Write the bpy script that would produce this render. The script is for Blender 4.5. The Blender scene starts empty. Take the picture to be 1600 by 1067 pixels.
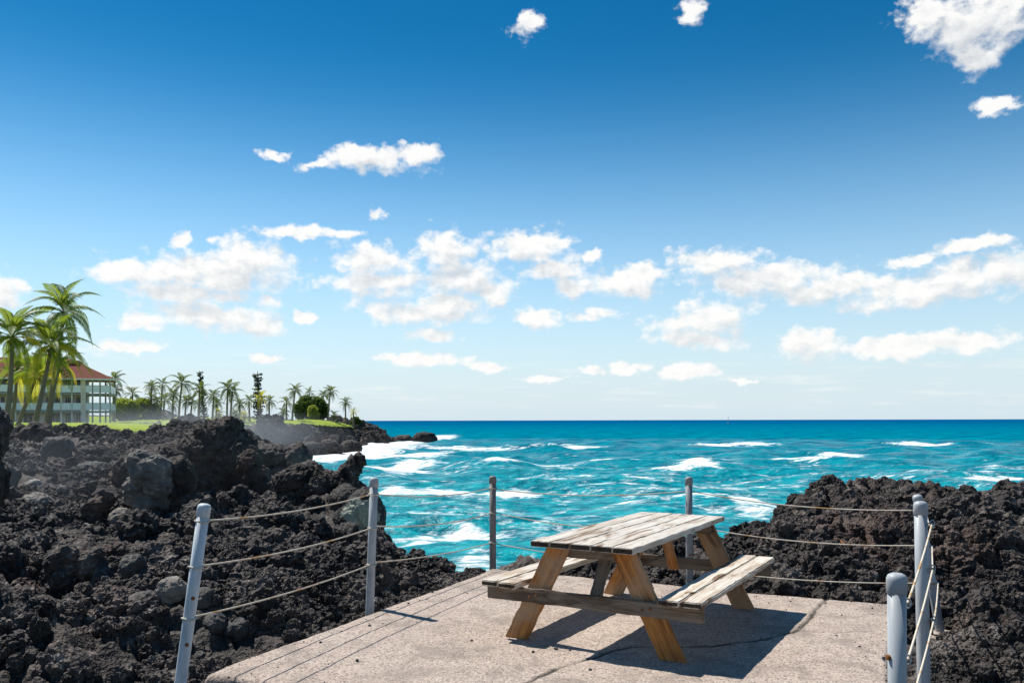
import bpy, bmesh, math, random
import numpy as np
from mathutils import Vector, Matrix, Euler

random.seed(7); rng = np.random.default_rng(11)
R = math.radians
sc = bpy.context.scene
COL = sc.collection

# ------------------------------------------------------------------ camera
F, HC, HY = 1298.4, 1.6185, 656.5          # focal length in photo px, eye height over the slab, horizon row
cam = bpy.data.cameras.new('camera'); co = bpy.data.objects.new('camera', cam); COL.objects.link(co)
cam.sensor_width = 36; cam.lens = F / 1600 * 36; cam.shift_y = (HY - 533.5) / 1600
cam.clip_start = .05; cam.clip_end = 90000
co.location = (0, 0, HC)
co.rotation_euler = (Euler((math.pi/2, 0, 0)).to_matrix() @ Matrix.Rotation(R(-.14), 3, 'Z')).to_euler()
sc.camera = co

# ------------------------------------------------------------------ sun, sky, exposure
SUN = Vector((-.50, .42, 1.0)).normalized()          # towards the sun: from the left, behind the table
EL = math.asin(SUN.z); AZ = math.atan2(SUN.x, SUN.y)
sl = bpy.data.lights.new('sun', 'SUN'); sl.energy = 4.4; sl.angle = R(.53); sl.color = (1, .955, .88)
so = bpy.data.objects.new('sun', sl); COL.objects.link(so); so.location = (-30, 25, 60)
so.rotation_euler = (-SUN).to_track_quat('-Z', 'Y').to_euler()
sc.view_settings.view_transform = 'Standard'; sc.view_settings.look = 'None'
sc.view_settings.gamma = 1; sc.view_settings.exposure = .5
sc.cycles.max_bounces = 7; sc.cycles.diffuse_bounces = 3; sc.cycles.glossy_bounces = 2
sc.cycles.volume_bounces = 0; sc.cycles.transparent_max_bounces = 8

class NT:
    """small helper round a node tree"""
    def __init__(s, nt): s.nt = nt; s.n = nt.nodes; s.l = nt.links
    def set(s, sock, v):
        if isinstance(v, bpy.types.NodeSocket): s.l.new(v, sock)
        elif v is not None: sock.default_value = v
    def math(s, op, a, b=None, c=None, clamp=False):
        m = s.n.new('ShaderNodeMath'); m.operation = op; m.use_clamp = clamp
        for i, v in enumerate((a, b, c)):
            if v is not None: s.set(m.inputs[i], v)
        return m.outputs[0]
    def vmath(s, op, a, b=None, c=None):
        m = s.n.new('ShaderNodeVectorMath'); m.operation = op
        for i, v in enumerate((a, b, c)):
            if v is not None:
                if op == 'SCALE' and i == 1: s.set(m.inputs['Scale'], v)
                else: s.set(m.inputs[i], v)
        return m.outputs['Value'] if op in ('LENGTH', 'DOT_PRODUCT', 'DISTANCE') else m.outputs[0]
    def noise(s, vec, scale, detail=4, rough=.55, dist=0, kind='Fac', lac=2):
        m = s.n.new('ShaderNodeTexNoise'); s.set(m.inputs['Vector'], vec); m.inputs['Scale'].default_value = scale
        m.inputs['Detail'].default_value = detail; m.inputs['Roughness'].default_value = rough
        m.inputs['Distortion'].default_value = dist; m.inputs['Lacunarity'].default_value = lac
        return m.outputs[kind]
    def voro(s, vec, scale, feature='F1', out='Distance', rnd=1):
        m = s.n.new('ShaderNodeTexVoronoi'); m.feature = feature; s.set(m.inputs['Vector'], vec)
        m.inputs['Scale'].default_value = scale; m.inputs['Randomness'].default_value = rnd
        return m.outputs[out]
    def ramp(s, fac, stops, interp='LINEAR'):
        m = s.n.new('ShaderNodeValToRGB'); m.color_ramp.interpolation = interp
        e = m.color_ramp.elements
        while len(e) < len(stops): e.new(.5)
        for k, (p, c) in enumerate(stops):
            e[k].position = p; e[k].color = (c, c, c, 1) if isinstance(c, (int, float)) else tuple(c) + (1,)
        s.set(m.inputs[0], fac); return m.outputs[0]
    def mix(s, fac, a, b, mode='MIX'):
        m = s.n.new('ShaderNodeMix'); m.data_type = 'RGBA'; m.blend_type = mode; m.clamp_factor = True
        s.set(m.inputs['Factor'], fac)
        for k, v in (('A', a), ('B', b)):
            sock = [i for i in m.inputs if i.name == k and i.type == 'RGBA'][0]
            s.set(sock, tuple(v) + (1,) if isinstance(v, (tuple, list)) else v)
        return [o for o in m.outputs if o.type == 'RGBA'][0]
    def sstep(s, v, a, b, lo=0, hi=1):
        m = s.n.new('ShaderNodeMapRange'); m.interpolation_type = 'SMOOTHSTEP'
        s.set(m.inputs[0], v)
        for i, x in enumerate((a, b, lo, hi)): s.set(m.inputs[i+1], x)
        return m.outputs[0]
    def pos(s, coord='Position'):
        if coord == 'Position': return s.n.new('ShaderNodeNewGeometry').outputs['Position']
        return s.n.new('ShaderNodeTexCoord').outputs[coord]
    def attr(s, name, out='Fac'):
        m = s.n.new('ShaderNodeAttribute'); m.attribute_name = name; return m.outputs[out]
    def bump(s, h, strength=.5, dist=.02, normal=None):
        m = s.n.new('ShaderNodeBump'); s.set(m.inputs['Height'], h); m.inputs['Strength'].default_value = strength
        m.inputs['Distance'].default_value = dist
        if normal is not None: s.l.new(normal, m.inputs['Normal'])
        return m.outputs[0]

def pix_dir(x, y):
    az = math.atan2(x - 800, F); el = math.atan2(HY - y, math.hypot(F, x - 800))
    return math.degrees(az), math.degrees(el)

W = bpy.data.worlds.new('World'); sc.world = W; W.use_nodes = True
W.cycles.sampling_method = 'MANUAL'; W.cycles.sample_map_resolution = 512
def build_world():
    t = NT(W.node_tree); t.n.clear()
    out = t.n.new('ShaderNodeOutputWorld'); bg = t.n.new('ShaderNodeBackground'); t.l.new(bg.outputs[0], out.inputs[0])
    bg.inputs['Strength'].default_value = .11
    sky = t.n.new('ShaderNodeTexSky'); sky.sky_type = 'NISHITA'; sky.sun_disc = False
    sky.sun_elevation = EL; sky.sun_rotation = AZ; sky.altitude = 0
    sky.air_density = 1.0; sky.dust_density = .1; sky.ozone_density = 3.0
    hs = t.n.new('ShaderNodeHueSaturation'); hs.inputs['Saturation'].default_value = 1.30; hs.inputs['Hue'].default_value = .487
    t.l.new(sky.outputs[0], hs.inputs['Color'])
    d = t.pos('Generated')
    sep = t.n.new('ShaderNodeSeparateXYZ'); t.l.new(d, sep.inputs[0])
    az = t.math('MULTIPLY', t.math('ARCTAN2', sep.outputs[0], sep.outputs[1]), 57.2958)
    el = t.math('MULTIPLY', t.math('ARCSINE', sep.outputs[2]), 57.2958)
    # a polarised tropical sky: deep overhead, pale in the last degrees above the sea, the same all round
    deep = t.sstep(el, 4, 27)
    base = t.mix(deep, hs.outputs[0], t.mix(1, hs.outputs[0], (.085, .45, .56), 'MULTIPLY'))
    azw = t.math('WRAP', az, 37, -37)               # the same family of clouds goes on all round the horizon
    cv = t.n.new('ShaderNodeCombineXYZ'); t.l.new(azw, cv.inputs[0]); t.l.new(el, cv.inputs[1])
    uv = t.n.new('ShaderNodeCombineXYZ'); t.l.new(az, uv.inputs[0]); t.l.new(t.math('MULTIPLY', el, 1.35), uv.inputs[1])
    w1 = t.noise(uv.outputs[0], .30, 3, .55, kind='Color')
    w2 = t.noise(uv.outputs[0], 1.15, 4, .6, kind='Color')
    off = t.vmath('ADD', t.vmath('SCALE', t.vmath('SUBTRACT', w1, (.5, .5, .5)), 2.6), t.vmath('SCALE', t.vmath('SUBTRACT', w2, (.5, .5, .5)), 1.3))
    off = t.vmath('MULTIPLY', off, (1, .62, 0))
    p = t.vmath('ADD', cv.outputs[0], off)
    B = [(590,252,85,22),(565,240,34,20),(645,246,48,19),(500,258,46,14),(428,242,32,11),(585,334,17,11),
         (455,364,95,17),(540,372,45,12),(285,378,27,19),(332,378,22,14),
         (330,428,150,34),(395,408,72,36),(212,424,75,24),(290,456,110,18),(420,465,30,14),
         (330,492,118,27),(225,500,48,16),(400,505,52,22),(200,540,60,14),(475,493,19,10),(420,558,22,9),(-5,452,56,32),
         (580,408,72,26),(692,392,52,36),(720,432,78,30),(592,442,88,26),(765,456,48,20),(660,487,112,22),(705,472,56,20),(676,523,46,12),
         (825,386,74,28),(868,422,62,27),(895,446,48,20),(980,440,58,28),(1005,424,36,18),(928,400,17,12),(840,496,44,17),(925,490,66,14),
         (655,563,78,14),(762,574,38,9),(925,578,22,8),(983,577,32,11),(850,593,40,7),
         (1120,412,72,26),(1200,440,130,30),(1290,456,110,26),(1400,462,100,30),(1500,440,90,32),(1570,425,60,30),(1525,386,70,16),(1430,408,50,14),
         (1125,492,62,24),(1072,508,66,24),(1095,530,84,18),(1265,538,54,30),(1395,546,130,17),(1500,536,90,20),
         (1072,582,56,14),(1155,598,30,7),(1512,38,72,58),(1450,28,44,36),(1575,30,54,56),(1526,88,36,30),(1568,166,52,17),(1085,14,32,30),(826,42,36,26)]
    thin = {(455,364),(540,372),(925,490),(826,42),(1085,14),(428,242),(285,378),(332,378),(500,258)}
    pu = t.vmath('ADD', p, (-.45, 1.05, 0))
    def field(pp):
        acc = None
        for (x, y, rx, ry) in B:
            a, e = pix_dir(x, y); kx = (pix_dir(x + rx, y)[0] - a)*1.06; ky = (pix_dir(x, y - ry)[1] - e)*1.08
            q = t.vmath('MULTIPLY', t.vmath('SUBTRACT', pp, (a, e, 0)), (1/kx, 1/ky, 0))
            l = t.vmath('LENGTH', q)
            if (x, y) in thin: l = t.math('ADD', l, .28)
            if acc is None: acc = l
            else:
                m = t.n.new('ShaderNodeMath'); m.operation = 'SMOOTH_MIN'; t.l.new(acc, m.inputs[0]); t.l.new(l, m.inputs[1]); m.inputs[2].default_value = .18; acc = m.outputs[0]
        return t.math('MAXIMUM', t.math('SUBTRACT', 1.12, acc), -1.2)
    D = field(p); DU = field(pu)
    n1 = t.noise(uv.outputs[0], .62, 9, .60)
    sh = t.vmath('ADD', uv.outputs[0], (-.30, .50, 0))
    n2 = t.noise(sh, .62, 5, .60)
    bv = t.vmath('ADD', uv.outputs[0], t.vmath('SCALE', t.vmath('SUBTRACT', w2, (.5, .5, .5)), .9))
    puff = t.math('SUBTRACT', .45, t.voro(bv, 1.0)); puff2 = t.math('SUBTRACT', .45, t.voro(bv, 2.6))
    rough = t.math('ADD', t.math('MULTIPLY', t.math('SUBTRACT', n1, .47), 1.75), t.math('ADD', t.math('MULTIPLY', puff, .34), t.math('MULTIPLY', puff2, .16)))
    dens = t.math('ADD', D, rough)
    # lit tops have crisp edges, bases and thin ends dissolve
    edge = t.sstep(DU, -.1, .5, .60, .85)
    mask = t.sstep(dens, .04, edge)
    # faint thin bars of far cloud just above the horizon
    uvl = t.vmath('MULTIPLY', uv.outputs[0], (.28, 2.0, 0))
    low = t.sstep(t.noise(uvl, .62, 5, .55), .50, .72)
    low = t.math('MULTIPLY', low, t.math('MULTIPLY', t.sstep(el, 0, 1.2), t.sstep(el, 5.5, 2.5)))
    mask = t.math('MAXIMUM', mask, t.math('MULTIPLY', low, .40))
    lit = t.math('ADD', .98, t.math('MULTIPLY', t.math('SUBTRACT', n1, n2), 1.5))
    lit = t.math('ADD', lit, t.math('MULTIPLY', puff, .25))
    lit = t.math('SUBTRACT', lit, t.sstep(t.math('ADD', DU, t.math('MULTIPLY', t.math('SUBTRACT', n2, .5), 1.2)), .1, 1.0, 0, .66), clamp=True)
    far = t.sstep(el, 12, 1)
    cc = t.mix(lit, (4.2, 4.4, 4.65), (6.6, 6.55, 6.4))  # cloud light and shade put into the colour: sunward tops bright, bases grey
    cc = t.mix(t.math('MULTIPLY', far, .35), cc, (6.2, 6.2, 6.1))
    # pale haze line low over the sea
    hz = t.math('POWER', t.sstep(el, 24, -9, 0, 1), 1.25)
    hz = t.math('MULTIPLY', hz, 1.25, clamp=True)
    base = t.mix(hz, base, (4.2, 5.05, 5.6))
    fin = t.mix(t.math('MULTIPLY', mask, .96), base, cc)
    t.l.new(fin, bg.inputs['Color'])
build_world()

# ------------------------------------------------------------------ noise (numpy)
def _h(ix, iy, iz, s):
    n = (ix * 374761393 + iy * 668265263 + iz * 1440662683 + s * 1274126177) & 0xffffffff
    n = ((n ^ (n >> 13)) * 1274126177) & 0xffffffff
    n = ((n ^ (n >> 16)) * 2246822519) & 0xffffffff
    return ((n ^ (n >> 15)) & 0xffffff) / float(0xffffff)
def vnoise(x, y, z, s=0):
    xi, yi, zi = np.floor(x).astype(np.int64), np.floor(y).astype(np.int64), np.floor(z).astype(np.int64)
    fx, fy, fz = x - xi, y - yi, z - zi
    u, v, w = [f*f*f*(f*(f*6-15)+10) for f in (fx, fy, fz)]
    r = 0
    for a in (0, 1):
        for b in (0, 1):
            for c in (0, 1):
                r = r + _h(xi+a, yi+b, zi+c, s) * (u if a else 1-u) * (v if b else 1-v) * (w if c else 1-w)
    return r * 2 - 1
def fbm(x, y, z, o=4, g=.5, s=0, ridged=False):
    a, r, t = 1.0, 0, 0
    for k in range(o):
        n = vnoise(x * 2.03**k + 17.3*k, y * 2.03**k - 9.1*k, z * 2.03**k + 4.7*k, s + k)
        r = r + a * ((1 - 2*np.abs(n)) if ridged else n); t += a; a *= g
    return r / t
def worley(x, y, s=0):
    """distance to the nearest random point in the plane, and that cell's random value"""
    xi, yi = np.floor(x).astype(np.int64), np.floor(y).astype(np.int64)
    best = np.full(x.shape, 9.0); val = np.zeros(x.shape)
    for a in (-1, 0, 1):
        for b in (-1, 0, 1):
            cx, cy = xi + a, yi + b
            d = np.hypot(cx + _h(cx, cy, 0*cx, s) - x, cy + _h(cx, cy, 0*cx + 1, s) - y)
            m = d < best; best = np.where(m, d, best); val = np.where(m, _h(cx, cy, 0*cx + 2, s), val)
    return best, val

# ------------------------------------------------------------------ object helpers
def big_mesh(name, V, quads, smooth=True):
    me = bpy.data.meshes.new(name); V = np.asarray(V, np.float32); Q = np.asarray(quads, np.int32)
    me.vertices.add(len(V)); me.vertices.foreach_set('co', V.ravel())
    k = Q.shape[1]
    me.loops.add(Q.size); me.loops.foreach_set('vertex_index', Q.ravel())
    me.polygons.add(len(Q)); me.polygons.foreach_set('loop_start', np.arange(0, Q.size, k, dtype=np.int32))
    me.polygons.foreach_set('loop_total', np.full(len(Q), k, np.int32))
    me.polygons.foreach_set('use_smooth', np.full(len(Q), smooth))
    me.update(calc_edges=True); me.validate()
    return me
def link(name, me, mat=None, parent=None, loc=None):
    o = bpy.data.objects.new(name, me); COL.objects.link(o)
    if mat is not None and me is not None and not me.materials:
        for m in (mat if isinstance(mat, (list, tuple)) else [mat]): me.materials.append(m)
    if parent is not None: o.parent = parent
    if loc is not None: o.location = loc
    return o
def tag(o, label, cat, group=None, kind=None):
    o['label'] = label; o['category'] = cat
    if group: o['group'] = group
    if kind: o['kind'] = kind
    return o
def structure(o, kind='structure', label=None):
    o['kind'] = kind
    if label: o['label'] = label
    return o
def thing(name, label, cat, loc=(0, 0, 0), rz=0, group=None):
    o = bpy.data.objects.new(name, None); COL.objects.link(o); o.empty_display_size = .1
    o.location = loc; o.rotation_euler = (0, 0, rz)
    return tag(o, label, cat, group)
def pyd(name, v, f, smooth=False):
    me = bpy.data.meshes.new(name); me.from_pydata([tuple(a) for a in v], [], [tuple(a) for a in f]); me.update()
    if smooth: me.polygons.foreach_set('use_smooth', [True] * len(me.polygons))
    return me
def box_mesh(name, x0, x1, y0, y1, z0, z1, bev=0, M=None):
    bm = bmesh.new()
    vs = [bm.verts.new((x, y, z)) for x in (x0, x1) for y in (y0, y1) for z in (z0, z1)]
    for q in ((0,1,3,2),(4,6,7,5),(0,4,5,1),(2,3,7,6),(0,2,6,4),(1,5,7,3)): bm.faces.new([vs[i] for i in q])
    if bev: bmesh.ops.bevel(bm, geom=list(bm.edges), offset=bev, segments=2, affect='EDGES')
    if M is not None: bm.transform(M)
    bmesh.ops.recalc_face_normals(bm, faces=bm.faces)
    me = bpy.data.meshes.new(name); bm.to_mesh(me); bm.free(); return me
def tube(pts, rad, sides=8, cap=True):
    """verts and faces of a tube along pts, rad a number or a list"""
    P = [Vector(p) for p in pts]; V, Fc = [], []
    up = Vector((0, 0, 1)); prev = None
    for i, p in enumerate(P):
        d = (P[min(i+1, len(P)-1)] - P[max(i-1, 0)]).normalized()
        if prev is None:
            a = d.cross(up if abs(d.z) < .95 else Vector((1, 0, 0))).normalized()
        else:
            a = (prev - d * prev.dot(d)).normalized()
        prev = a; b = d.cross(a); r = rad[i] if isinstance(rad, (list, tuple, np.ndarray)) else rad
        for k in range(sides):
            t = 2*math.pi*k/sides; V.append(p + (a*math.cos(t) + b*math.sin(t)) * r)
    for i in range(len(P)-1):
        for k in range(sides):
            k2 = (k+1) % sides; Fc.append((i*sides+k, i*sides+k2, (i+1)*sides+k2, (i+1)*sides+k))
    if cap:
        Fc.append(tuple(range(sides-1, -1, -1))); Fc.append(tuple((len(P)-1)*sides + k for k in range(sides)))
    return V, Fc
def lathe(prof, sides=20):
    V, Fc = [], []
    for r, z in prof:
        for k in range(sides):
            t = 2*math.pi*k/sides; V.append((r*math.cos(t), r*math.sin(t), z))
    for i in range(len(prof)-1):
        for k in range(sides):
            k2 = (k+1) % sides; Fc.append((i*sides+k, i*sides+k2, (i+1)*sides+k2, (i+1)*sides+k))
    Fc.append(tuple(range(sides-1, -1, -1))); Fc.append(tuple((len(prof)-1)*sides+k for k in range(sides)))
    return V, Fc
def at(x, y, d):
    """photo pixel and a chosen depth -> point"""
    return Vector(((x - 800) / F * d, d, HC - (y - HY) / F * d))
def on_level(x, y, z=0):
    d = F * (HC - z) / (y - HY); return Vector(((x - 800) / F * d, d, z))

# ------------------------------------------------------------------ materials
def mat(name, build):
    m = bpy.data.materials.new(name); m.use_nodes = True; t = NT(m.node_tree); t.n.clear()
    o = t.n.new('ShaderNodeOutputMaterial'); b = t.n.new('ShaderNodeBsdfPrincipled'); t.l.new(b.outputs[0], o.inputs[0])
    t.out = o; t.b = b; build(t); return m
def S(t, **k):
    names = dict(color='Base Color', rough='Roughness', spec='Specular IOR Level', metal='Metallic', normal='Normal', alpha='Alpha', ior='IOR', trans='Transmission Weight')
    for a, v in k.items():
        if a == 'color' and isinstance(v, tuple): v = v + (1,)
        t.set(t.b.inputs[names[a]], v)

def lava(name, dark=(.014, .012, .0115), mid=(.082, .065, .056), red=(.15, .075, .052), grey=(.34, .31, .28), redamt=.5, greyamt=.7, scale=1.0, bump=1.0):
    def f(t):
        p = t.pos()
        a = t.noise(p, 2.2*scale, 6, .65); b = t.noise(p, .35*scale, 4, .6); c = t.noise(p, 9*scale, 5, .65); g = t.noise(p, 38*scale, 3, .6)
        col = t.mix(t.sstep(a, .36, .66), dark, mid)
        col = t.mix(t.math('MULTIPLY', t.sstep(t.math('ADD', t.math('MULTIPLY', b, .65), t.math('MULTIPLY', c, .35)), .52, .66), redamt), col, red)
        col = t.mix(t.math('MULTIPLY', t.sstep(t.math('ADD', t.math('MULTIPLY', c, .6), t.math('MULTIPLY', a, .4)), .52, .70), greyamt), col, grey)
        col = t.mix(t.math('MULTIPLY', t.sstep(g, .5, .75), .35), col, (.15, .135, .12))
        v = t.voro(p, 21*scale); v2 = t.voro(p, 60*scale)
        h = t.math('ADD', t.math('ADD', t.math('MULTIPLY', v, 1.1), t.math('MULTIPLY', v2, .4)), t.math('ADD', t.math('MULTIPLY', c, 1.4), t.math('MULTIPLY', g, .45)))
        S(t, color=col, rough=t.math('ADD', .62, t.math('MULTIPLY', a, .35)), spec=.35, normal=t.bump(h, .9*bump, .035/scale**.5))
    return mat(name, f)
M_LAVA = lava('lava_rubble')
M_ROCK = lava('lava_rock', redamt=.35, greyamt=.6, grey=(.28, .26, .235), mid=(.085, .068, .06))
M_CLINK = lava('lava_clinker', dark=(.015, .013, .0125), mid=(.098, .079, .068), redamt=.4, greyamt=.75, grey=(.40, .365, .33))
M_RED = lava('lava_red', mid=(.075, .037, .028), red=(.11, .04, .028), redamt=.8, greyamt=.3)
M_BOULD = lava('boulder_grey', dark=(.10, .094, .088), mid=(.22, .20, .175), red=(.26, .18, .12), grey=(.44, .40, .34), redamt=.35, greyamt=.75, bump=.7)
M_DARK = lava('boulder_dark', dark=(.034, .034, .035), mid=(.085, .080, .075), grey=(.20, .185, .16), redamt=.15, greyamt=.45, bump=.55)
M_PALE = lava('boulder_pale', dark=(.20, .19, .17), mid=(.32, .30, .27), red=(.3, .25, .2), grey=(.46, .43, .38), redamt=.3, greyamt=.8, bump=.4)
M_FAR = lava('lava_far', scale=.22, mid=(.07, .06, .055), greyamt=.4, redamt=.25, bump=1.0)
def m_patch(t):
    p = t.pos(); a = t.noise(p, 2.4, 5, .6); c = t.noise(p, 14, 5, .65)
    col = t.mix(t.sstep(c, .4, .7), (.022, .02, .019), (.10, .09, .08))
    pc = at(560, 806, 17.6)
    dd = t.vmath('LENGTH', t.vmath('MULTIPLY', t.vmath('SUBTRACT', p, tuple(pc)), (1/.42, 1/.9, 1/.34)))
    pm = t.sstep(t.math('ADD', dd, t.math('MULTIPLY', t.math('SUBTRACT', a, .5), 1.6)), 1.0, .85)
    col = t.mix(t.math('MULTIPLY', pm, .85), col, t.mix(c, (.22, .27, .21), (.40, .42, .34)))
    S(t, color=col, rough=.85, spec=.3, normal=t.bump(t.math('ADD', t.voro(p, 20), c), .7, .03))
M_PATCH = mat('lava_with_pale_mineral', m_patch)

def m_concrete(t):
    p = t.pos(); dirt = t.attr('dirt')
    big = t.noise(p, .9, 5, .6); mid = t.noise(p, 7, 4, .6); fine = t.noise(p, 75, 3, .7); v = t.voro(p, 85, out='Color'); vd = t.voro(p, 85)
    sp = t.n.new('ShaderNodeSeparateColor'); t.l.new(v, sp.inputs[0])
    col = t.mix(t.sstep(big, .3, .7), (.34, .275, .232), (.46, .395, .34))
    col = t.mix(t.sstep(mid, .50, .75), col, (.36, .285, .24))
    grain = t.ramp(sp.outputs[0], [(0, (.10, .085, .08)), (.16, (.15, .12, .11)), (.22, (.42, .34, .30)), (.6, (.50, .44, .39)), (.85, (.62, .56, .50)), (1, (.72, .67, .62))])
    col = t.mix(.60, col, t.mix(1, grain, (.88, .80, .74), 'MULTIPLY'))
    col = t.mix(t.sstep(fine, .56, .70), col, (.10, .08, .07))
    st = t.noise(p, 2.3, 6, .7, dist=.6)
    col = t.mix(t.math('MULTIPLY', t.sstep(st, .46, .66), .62), col, (.20, .165, .14))
    col = t.mix(dirt, col, (.035, .03, .022))
    h = t.math('ADD', t.math('MULTIPLY', t.math('SUBTRACT', 1, vd), .8), fine)
    S(t, color=col, rough=.92, spec=.25, normal=t.bump(h, .55, .006))
M_CONC = mat('exposed_aggregate_concrete', m_concrete)
def m_foot(t):
    p = t.pos(); n = t.noise(p, 18, 5, .65)
    S(t, color=t.mix(t.sstep(n, .35, .7), (.26, .20, .15), (.48, .42, .36)), rough=.9, normal=t.bump(n, .6, .02))
M_FOOT = mat('footing_concrete', m_foot)

def wood(name, a, b, streak, grey, greyamt, streakamt, rough=.75):
    def f(t):
        oi = t.n.new('ShaderNodeObjectInfo'); tc = t.pos('Object')
        # board meshes run along their local X: stretch the grain that way
        off = t.vmath('SCALE', t.vmath('ADD', oi.outputs['Location'], (0, 0, 0)), 1.0)
        rnd = t.n.new('ShaderNodeCombineXYZ'); t.l.new(t.math('MULTIPLY', oi.outputs['Random'], 31), rnd.inputs[0]); t.l.new(t.math('MULTIPLY', oi.outputs['Random'], 17), rnd.inputs[1])
        q = t.vmath('ADD', tc, rnd.outputs[0])
        g1 = t.noise(t.vmath('MULTIPLY', q, (1.1, 16, 16)), 1.6, 6, .62, dist=.9)
        g2 = t.noise(t.vmath('MULTIPLY', q, (2.0, 60, 60)), 2.2, 3, .6)
        g3 = t.noise(t.vmath('MULTIPLY', q, (.9, 4.5, 4.5)), 1.5, 5, .6, dist=1.2)
        bl = t.noise(q, 2.1, 4, .6)
        col = t.mix(t.sstep(g1, .36, .66), a, b)
        col = t.mix(t.math('MULTIPLY', t.sstep(bl, .42, .58), greyamt), col, grey)
        col = t.mix(t.math('MULTIPLY', t.sstep(g3, .51, .64), streakamt), col, streak)
        col = t.mix(t.math('MULTIPLY', t.sstep(g2, .58, .72), .45), col, streak)
        crack = t.sstep(t.noise(t.vmath('MULTIPLY', q, (.6, 34, 34)), 1.3, 3, .5, dist=.5), .66, .72)
        col = t.mix(t.math('MULTIPLY', crack, .7), col, (.03, .022, .017))
        h = t.math('SUBTRACT', t.math('ADD', t.math('MULTIPLY', g1, .6), t.math('MULTIPLY', g2, .5)), t.math('MULTIPLY', crack, .9))
        S(t, color=col, rough=rough, spec=.28, normal=t.bump(h, .6, .004))
    return mat(name, f)
M_TOP = wood('weathered_top_wood', (.40, .33, .26), (.64, .60, .535), (.17, .09, .042), (.58, .56, .52), .5, .9)
M_BENCH = wood('weathered_bench_wood', (.42, .33, .24), (.70, .64, .55), (.16, .085, .04), (.60, .57, .52), .4, .95)
M_LEG = wood('golden_leg_wood', (.32, .115, .026), (.56, .245, .062), (.085, .036, .014), (.40, .30, .20), .65, .65)
M_BEAM = wood('grey_beam_wood', (.14, .10, .07), (.26, .20, .145), (.06, .036, .022), (.22, .19, .155), .5, .7)
M_END = wood('dark_end_grain', (.030, .022, .016), (.075, .050, .033), (.016, .011, .008), (.05, .04, .032), .4, .4)

def paint(name, c, c2, rough=.45):
    def f(t):
        p = t.pos(); n = t.noise(t.vmath('MULTIPLY', p, (1, 1, .22)), 22, 5, .65); m = t.noise(p, 6, 4, .6)
        col = t.mix(t.sstep(n, .42, .72), c, c2); col = t.mix(t.math('MULTIPLY', t.sstep(m, .60, .72), .55), col, (.23, .19, .15))
        S(t, color=col, rough=rough, spec=.4, normal=t.bump(n, .15, .003))
    return mat(name, f)
M_POSTW = paint('white_pipe', (.58, .63, .66), (.42, .475, .51))
M_POSTP = paint('pale_weathered_pipe', (.42, .445, .46), (.28, .30, .315), .6)
M_POSTM = paint('mid_grey_pipe', (.25, .265, .275), (.18, .19, .195), .55)
M_POSTG = paint('grey_pipe', (.40, .425, .445), (.31, .335, .355))
M_POSTD = paint('weathered_dark_pipe', (.20, .19, .18), (.13, .12, .11), .6)
def m_rope(t):
    p = t.pos(); n = t.noise(p, 6, 4, .6); f = t.noise(p, 160, 2, .5)
    S(t, color=t.mix(t.sstep(n, .52, .68), (.62, .56, .46), (.46, .26, .10)), rough=.9, spec=.15, normal=t.bump(f, .6, .004))
M_ROPE = mat('braided_rope', m_rope)
M_STEEL = mat('dull_steel', lambda t: S(t, color=(.42, .43, .44), metal=.7, rough=.5))
def m_rust(t):
    n = t.noise(t.pos(), 60, 4, .6); S(t, color=t.mix(n, (.30, .12, .035), (.16, .055, .02)), rough=.9, spec=.2)
M_RUST = mat('rust', m_rust)

def m_grass(t):
    p = t.pos(); a = t.noise(p, .16, 4, .6); b = t.noise(p, 1.9, 5, .65)
    col = t.mix(t.sstep(a, .36, .64), (.17, .25, .022), (.30, .36, .035)); col = t.mix(t.math('MULTIPLY', t.sstep(b, .5, .7), .5), col, (.10, .17, .02))
    S(t, color=col, rough=.9, spec=.1, normal=t.bump(b, .8, .12))
M_GRASS = mat('lawn_grass', m_grass)
def leafmat(name, c1, c2, trans, tw=.45, scale=.9):
    m = bpy.data.materials.new(name); m.use_nodes = True; t = NT(m.node_tree); t.n.clear()
    o = t.n.new('ShaderNodeOutputMaterial'); oi = t.n.new('ShaderNodeObjectInfo')
    n = t.noise(t.pos(), scale, 3, .6); f = t.math('ADD', t.math('MULTIPLY', n, .7), t.math('MULTIPLY', oi.outputs['Random'], .3))
    col = t.mix(t.sstep(f, .3, .7), c1, c2)
    b = t.n.new('ShaderNodeBsdfPrincipled'); t.l.new(col, b.inputs['Base Color']); b.inputs['Roughness'].default_value = .5; b.inputs['Specular IOR Level'].default_value = .35
    tr = t.n.new('ShaderNodeBsdfTranslucent'); tr.inputs[0].default_value = tuple(trans) + (1,)
    mx = t.n.new('ShaderNodeMixShader'); mx.inputs[0].default_value = tw
    t.l.new(b.outputs[0], mx.inputs[1]); t.l.new(tr.outputs[0], mx.inputs[2]); t.l.new(mx.outputs[0], o.inputs[0]); return m
M_FROND = leafmat('palm_frond', (.04, .085, .018), (.14, .20, .028), (.32, .42, .035), .42)
M_FRONDY = leafmat('yellow_palm_frond', (.22, .25, .025), (.42, .36, .03), (.70, .62, .04), .5)
M_FRONDF = leafmat('far_palm_frond', (.042, .075, .026), (.10, .125, .03), (.20, .25, .04), .4)
M_PINE = leafmat('pine_needles', (.032, .058, .034), (.06, .09, .042), (.04, .06, .02), .2)
M_LEAF = leafmat('broad_leaf', (.035, .075, .018), (.09, .14, .028), (.14, .22, .03), .35)
M_LEAFY = leafmat('pale_leaf', (.15, .21, .045), (.27, .31, .06), (.45, .52, .08), .5)
def m_bark(t):
    p = t.pos('Object'); n = t.noise(t.vmath('MULTIPLY', p, (1, 1, 5)), 3, 4, .6)
    S(t, color=t.mix(n, (.13, .105, .085), (.30, .26, .22)), rough=.9, spec=.15, normal=t.bump(n, .5, .03))
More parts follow.
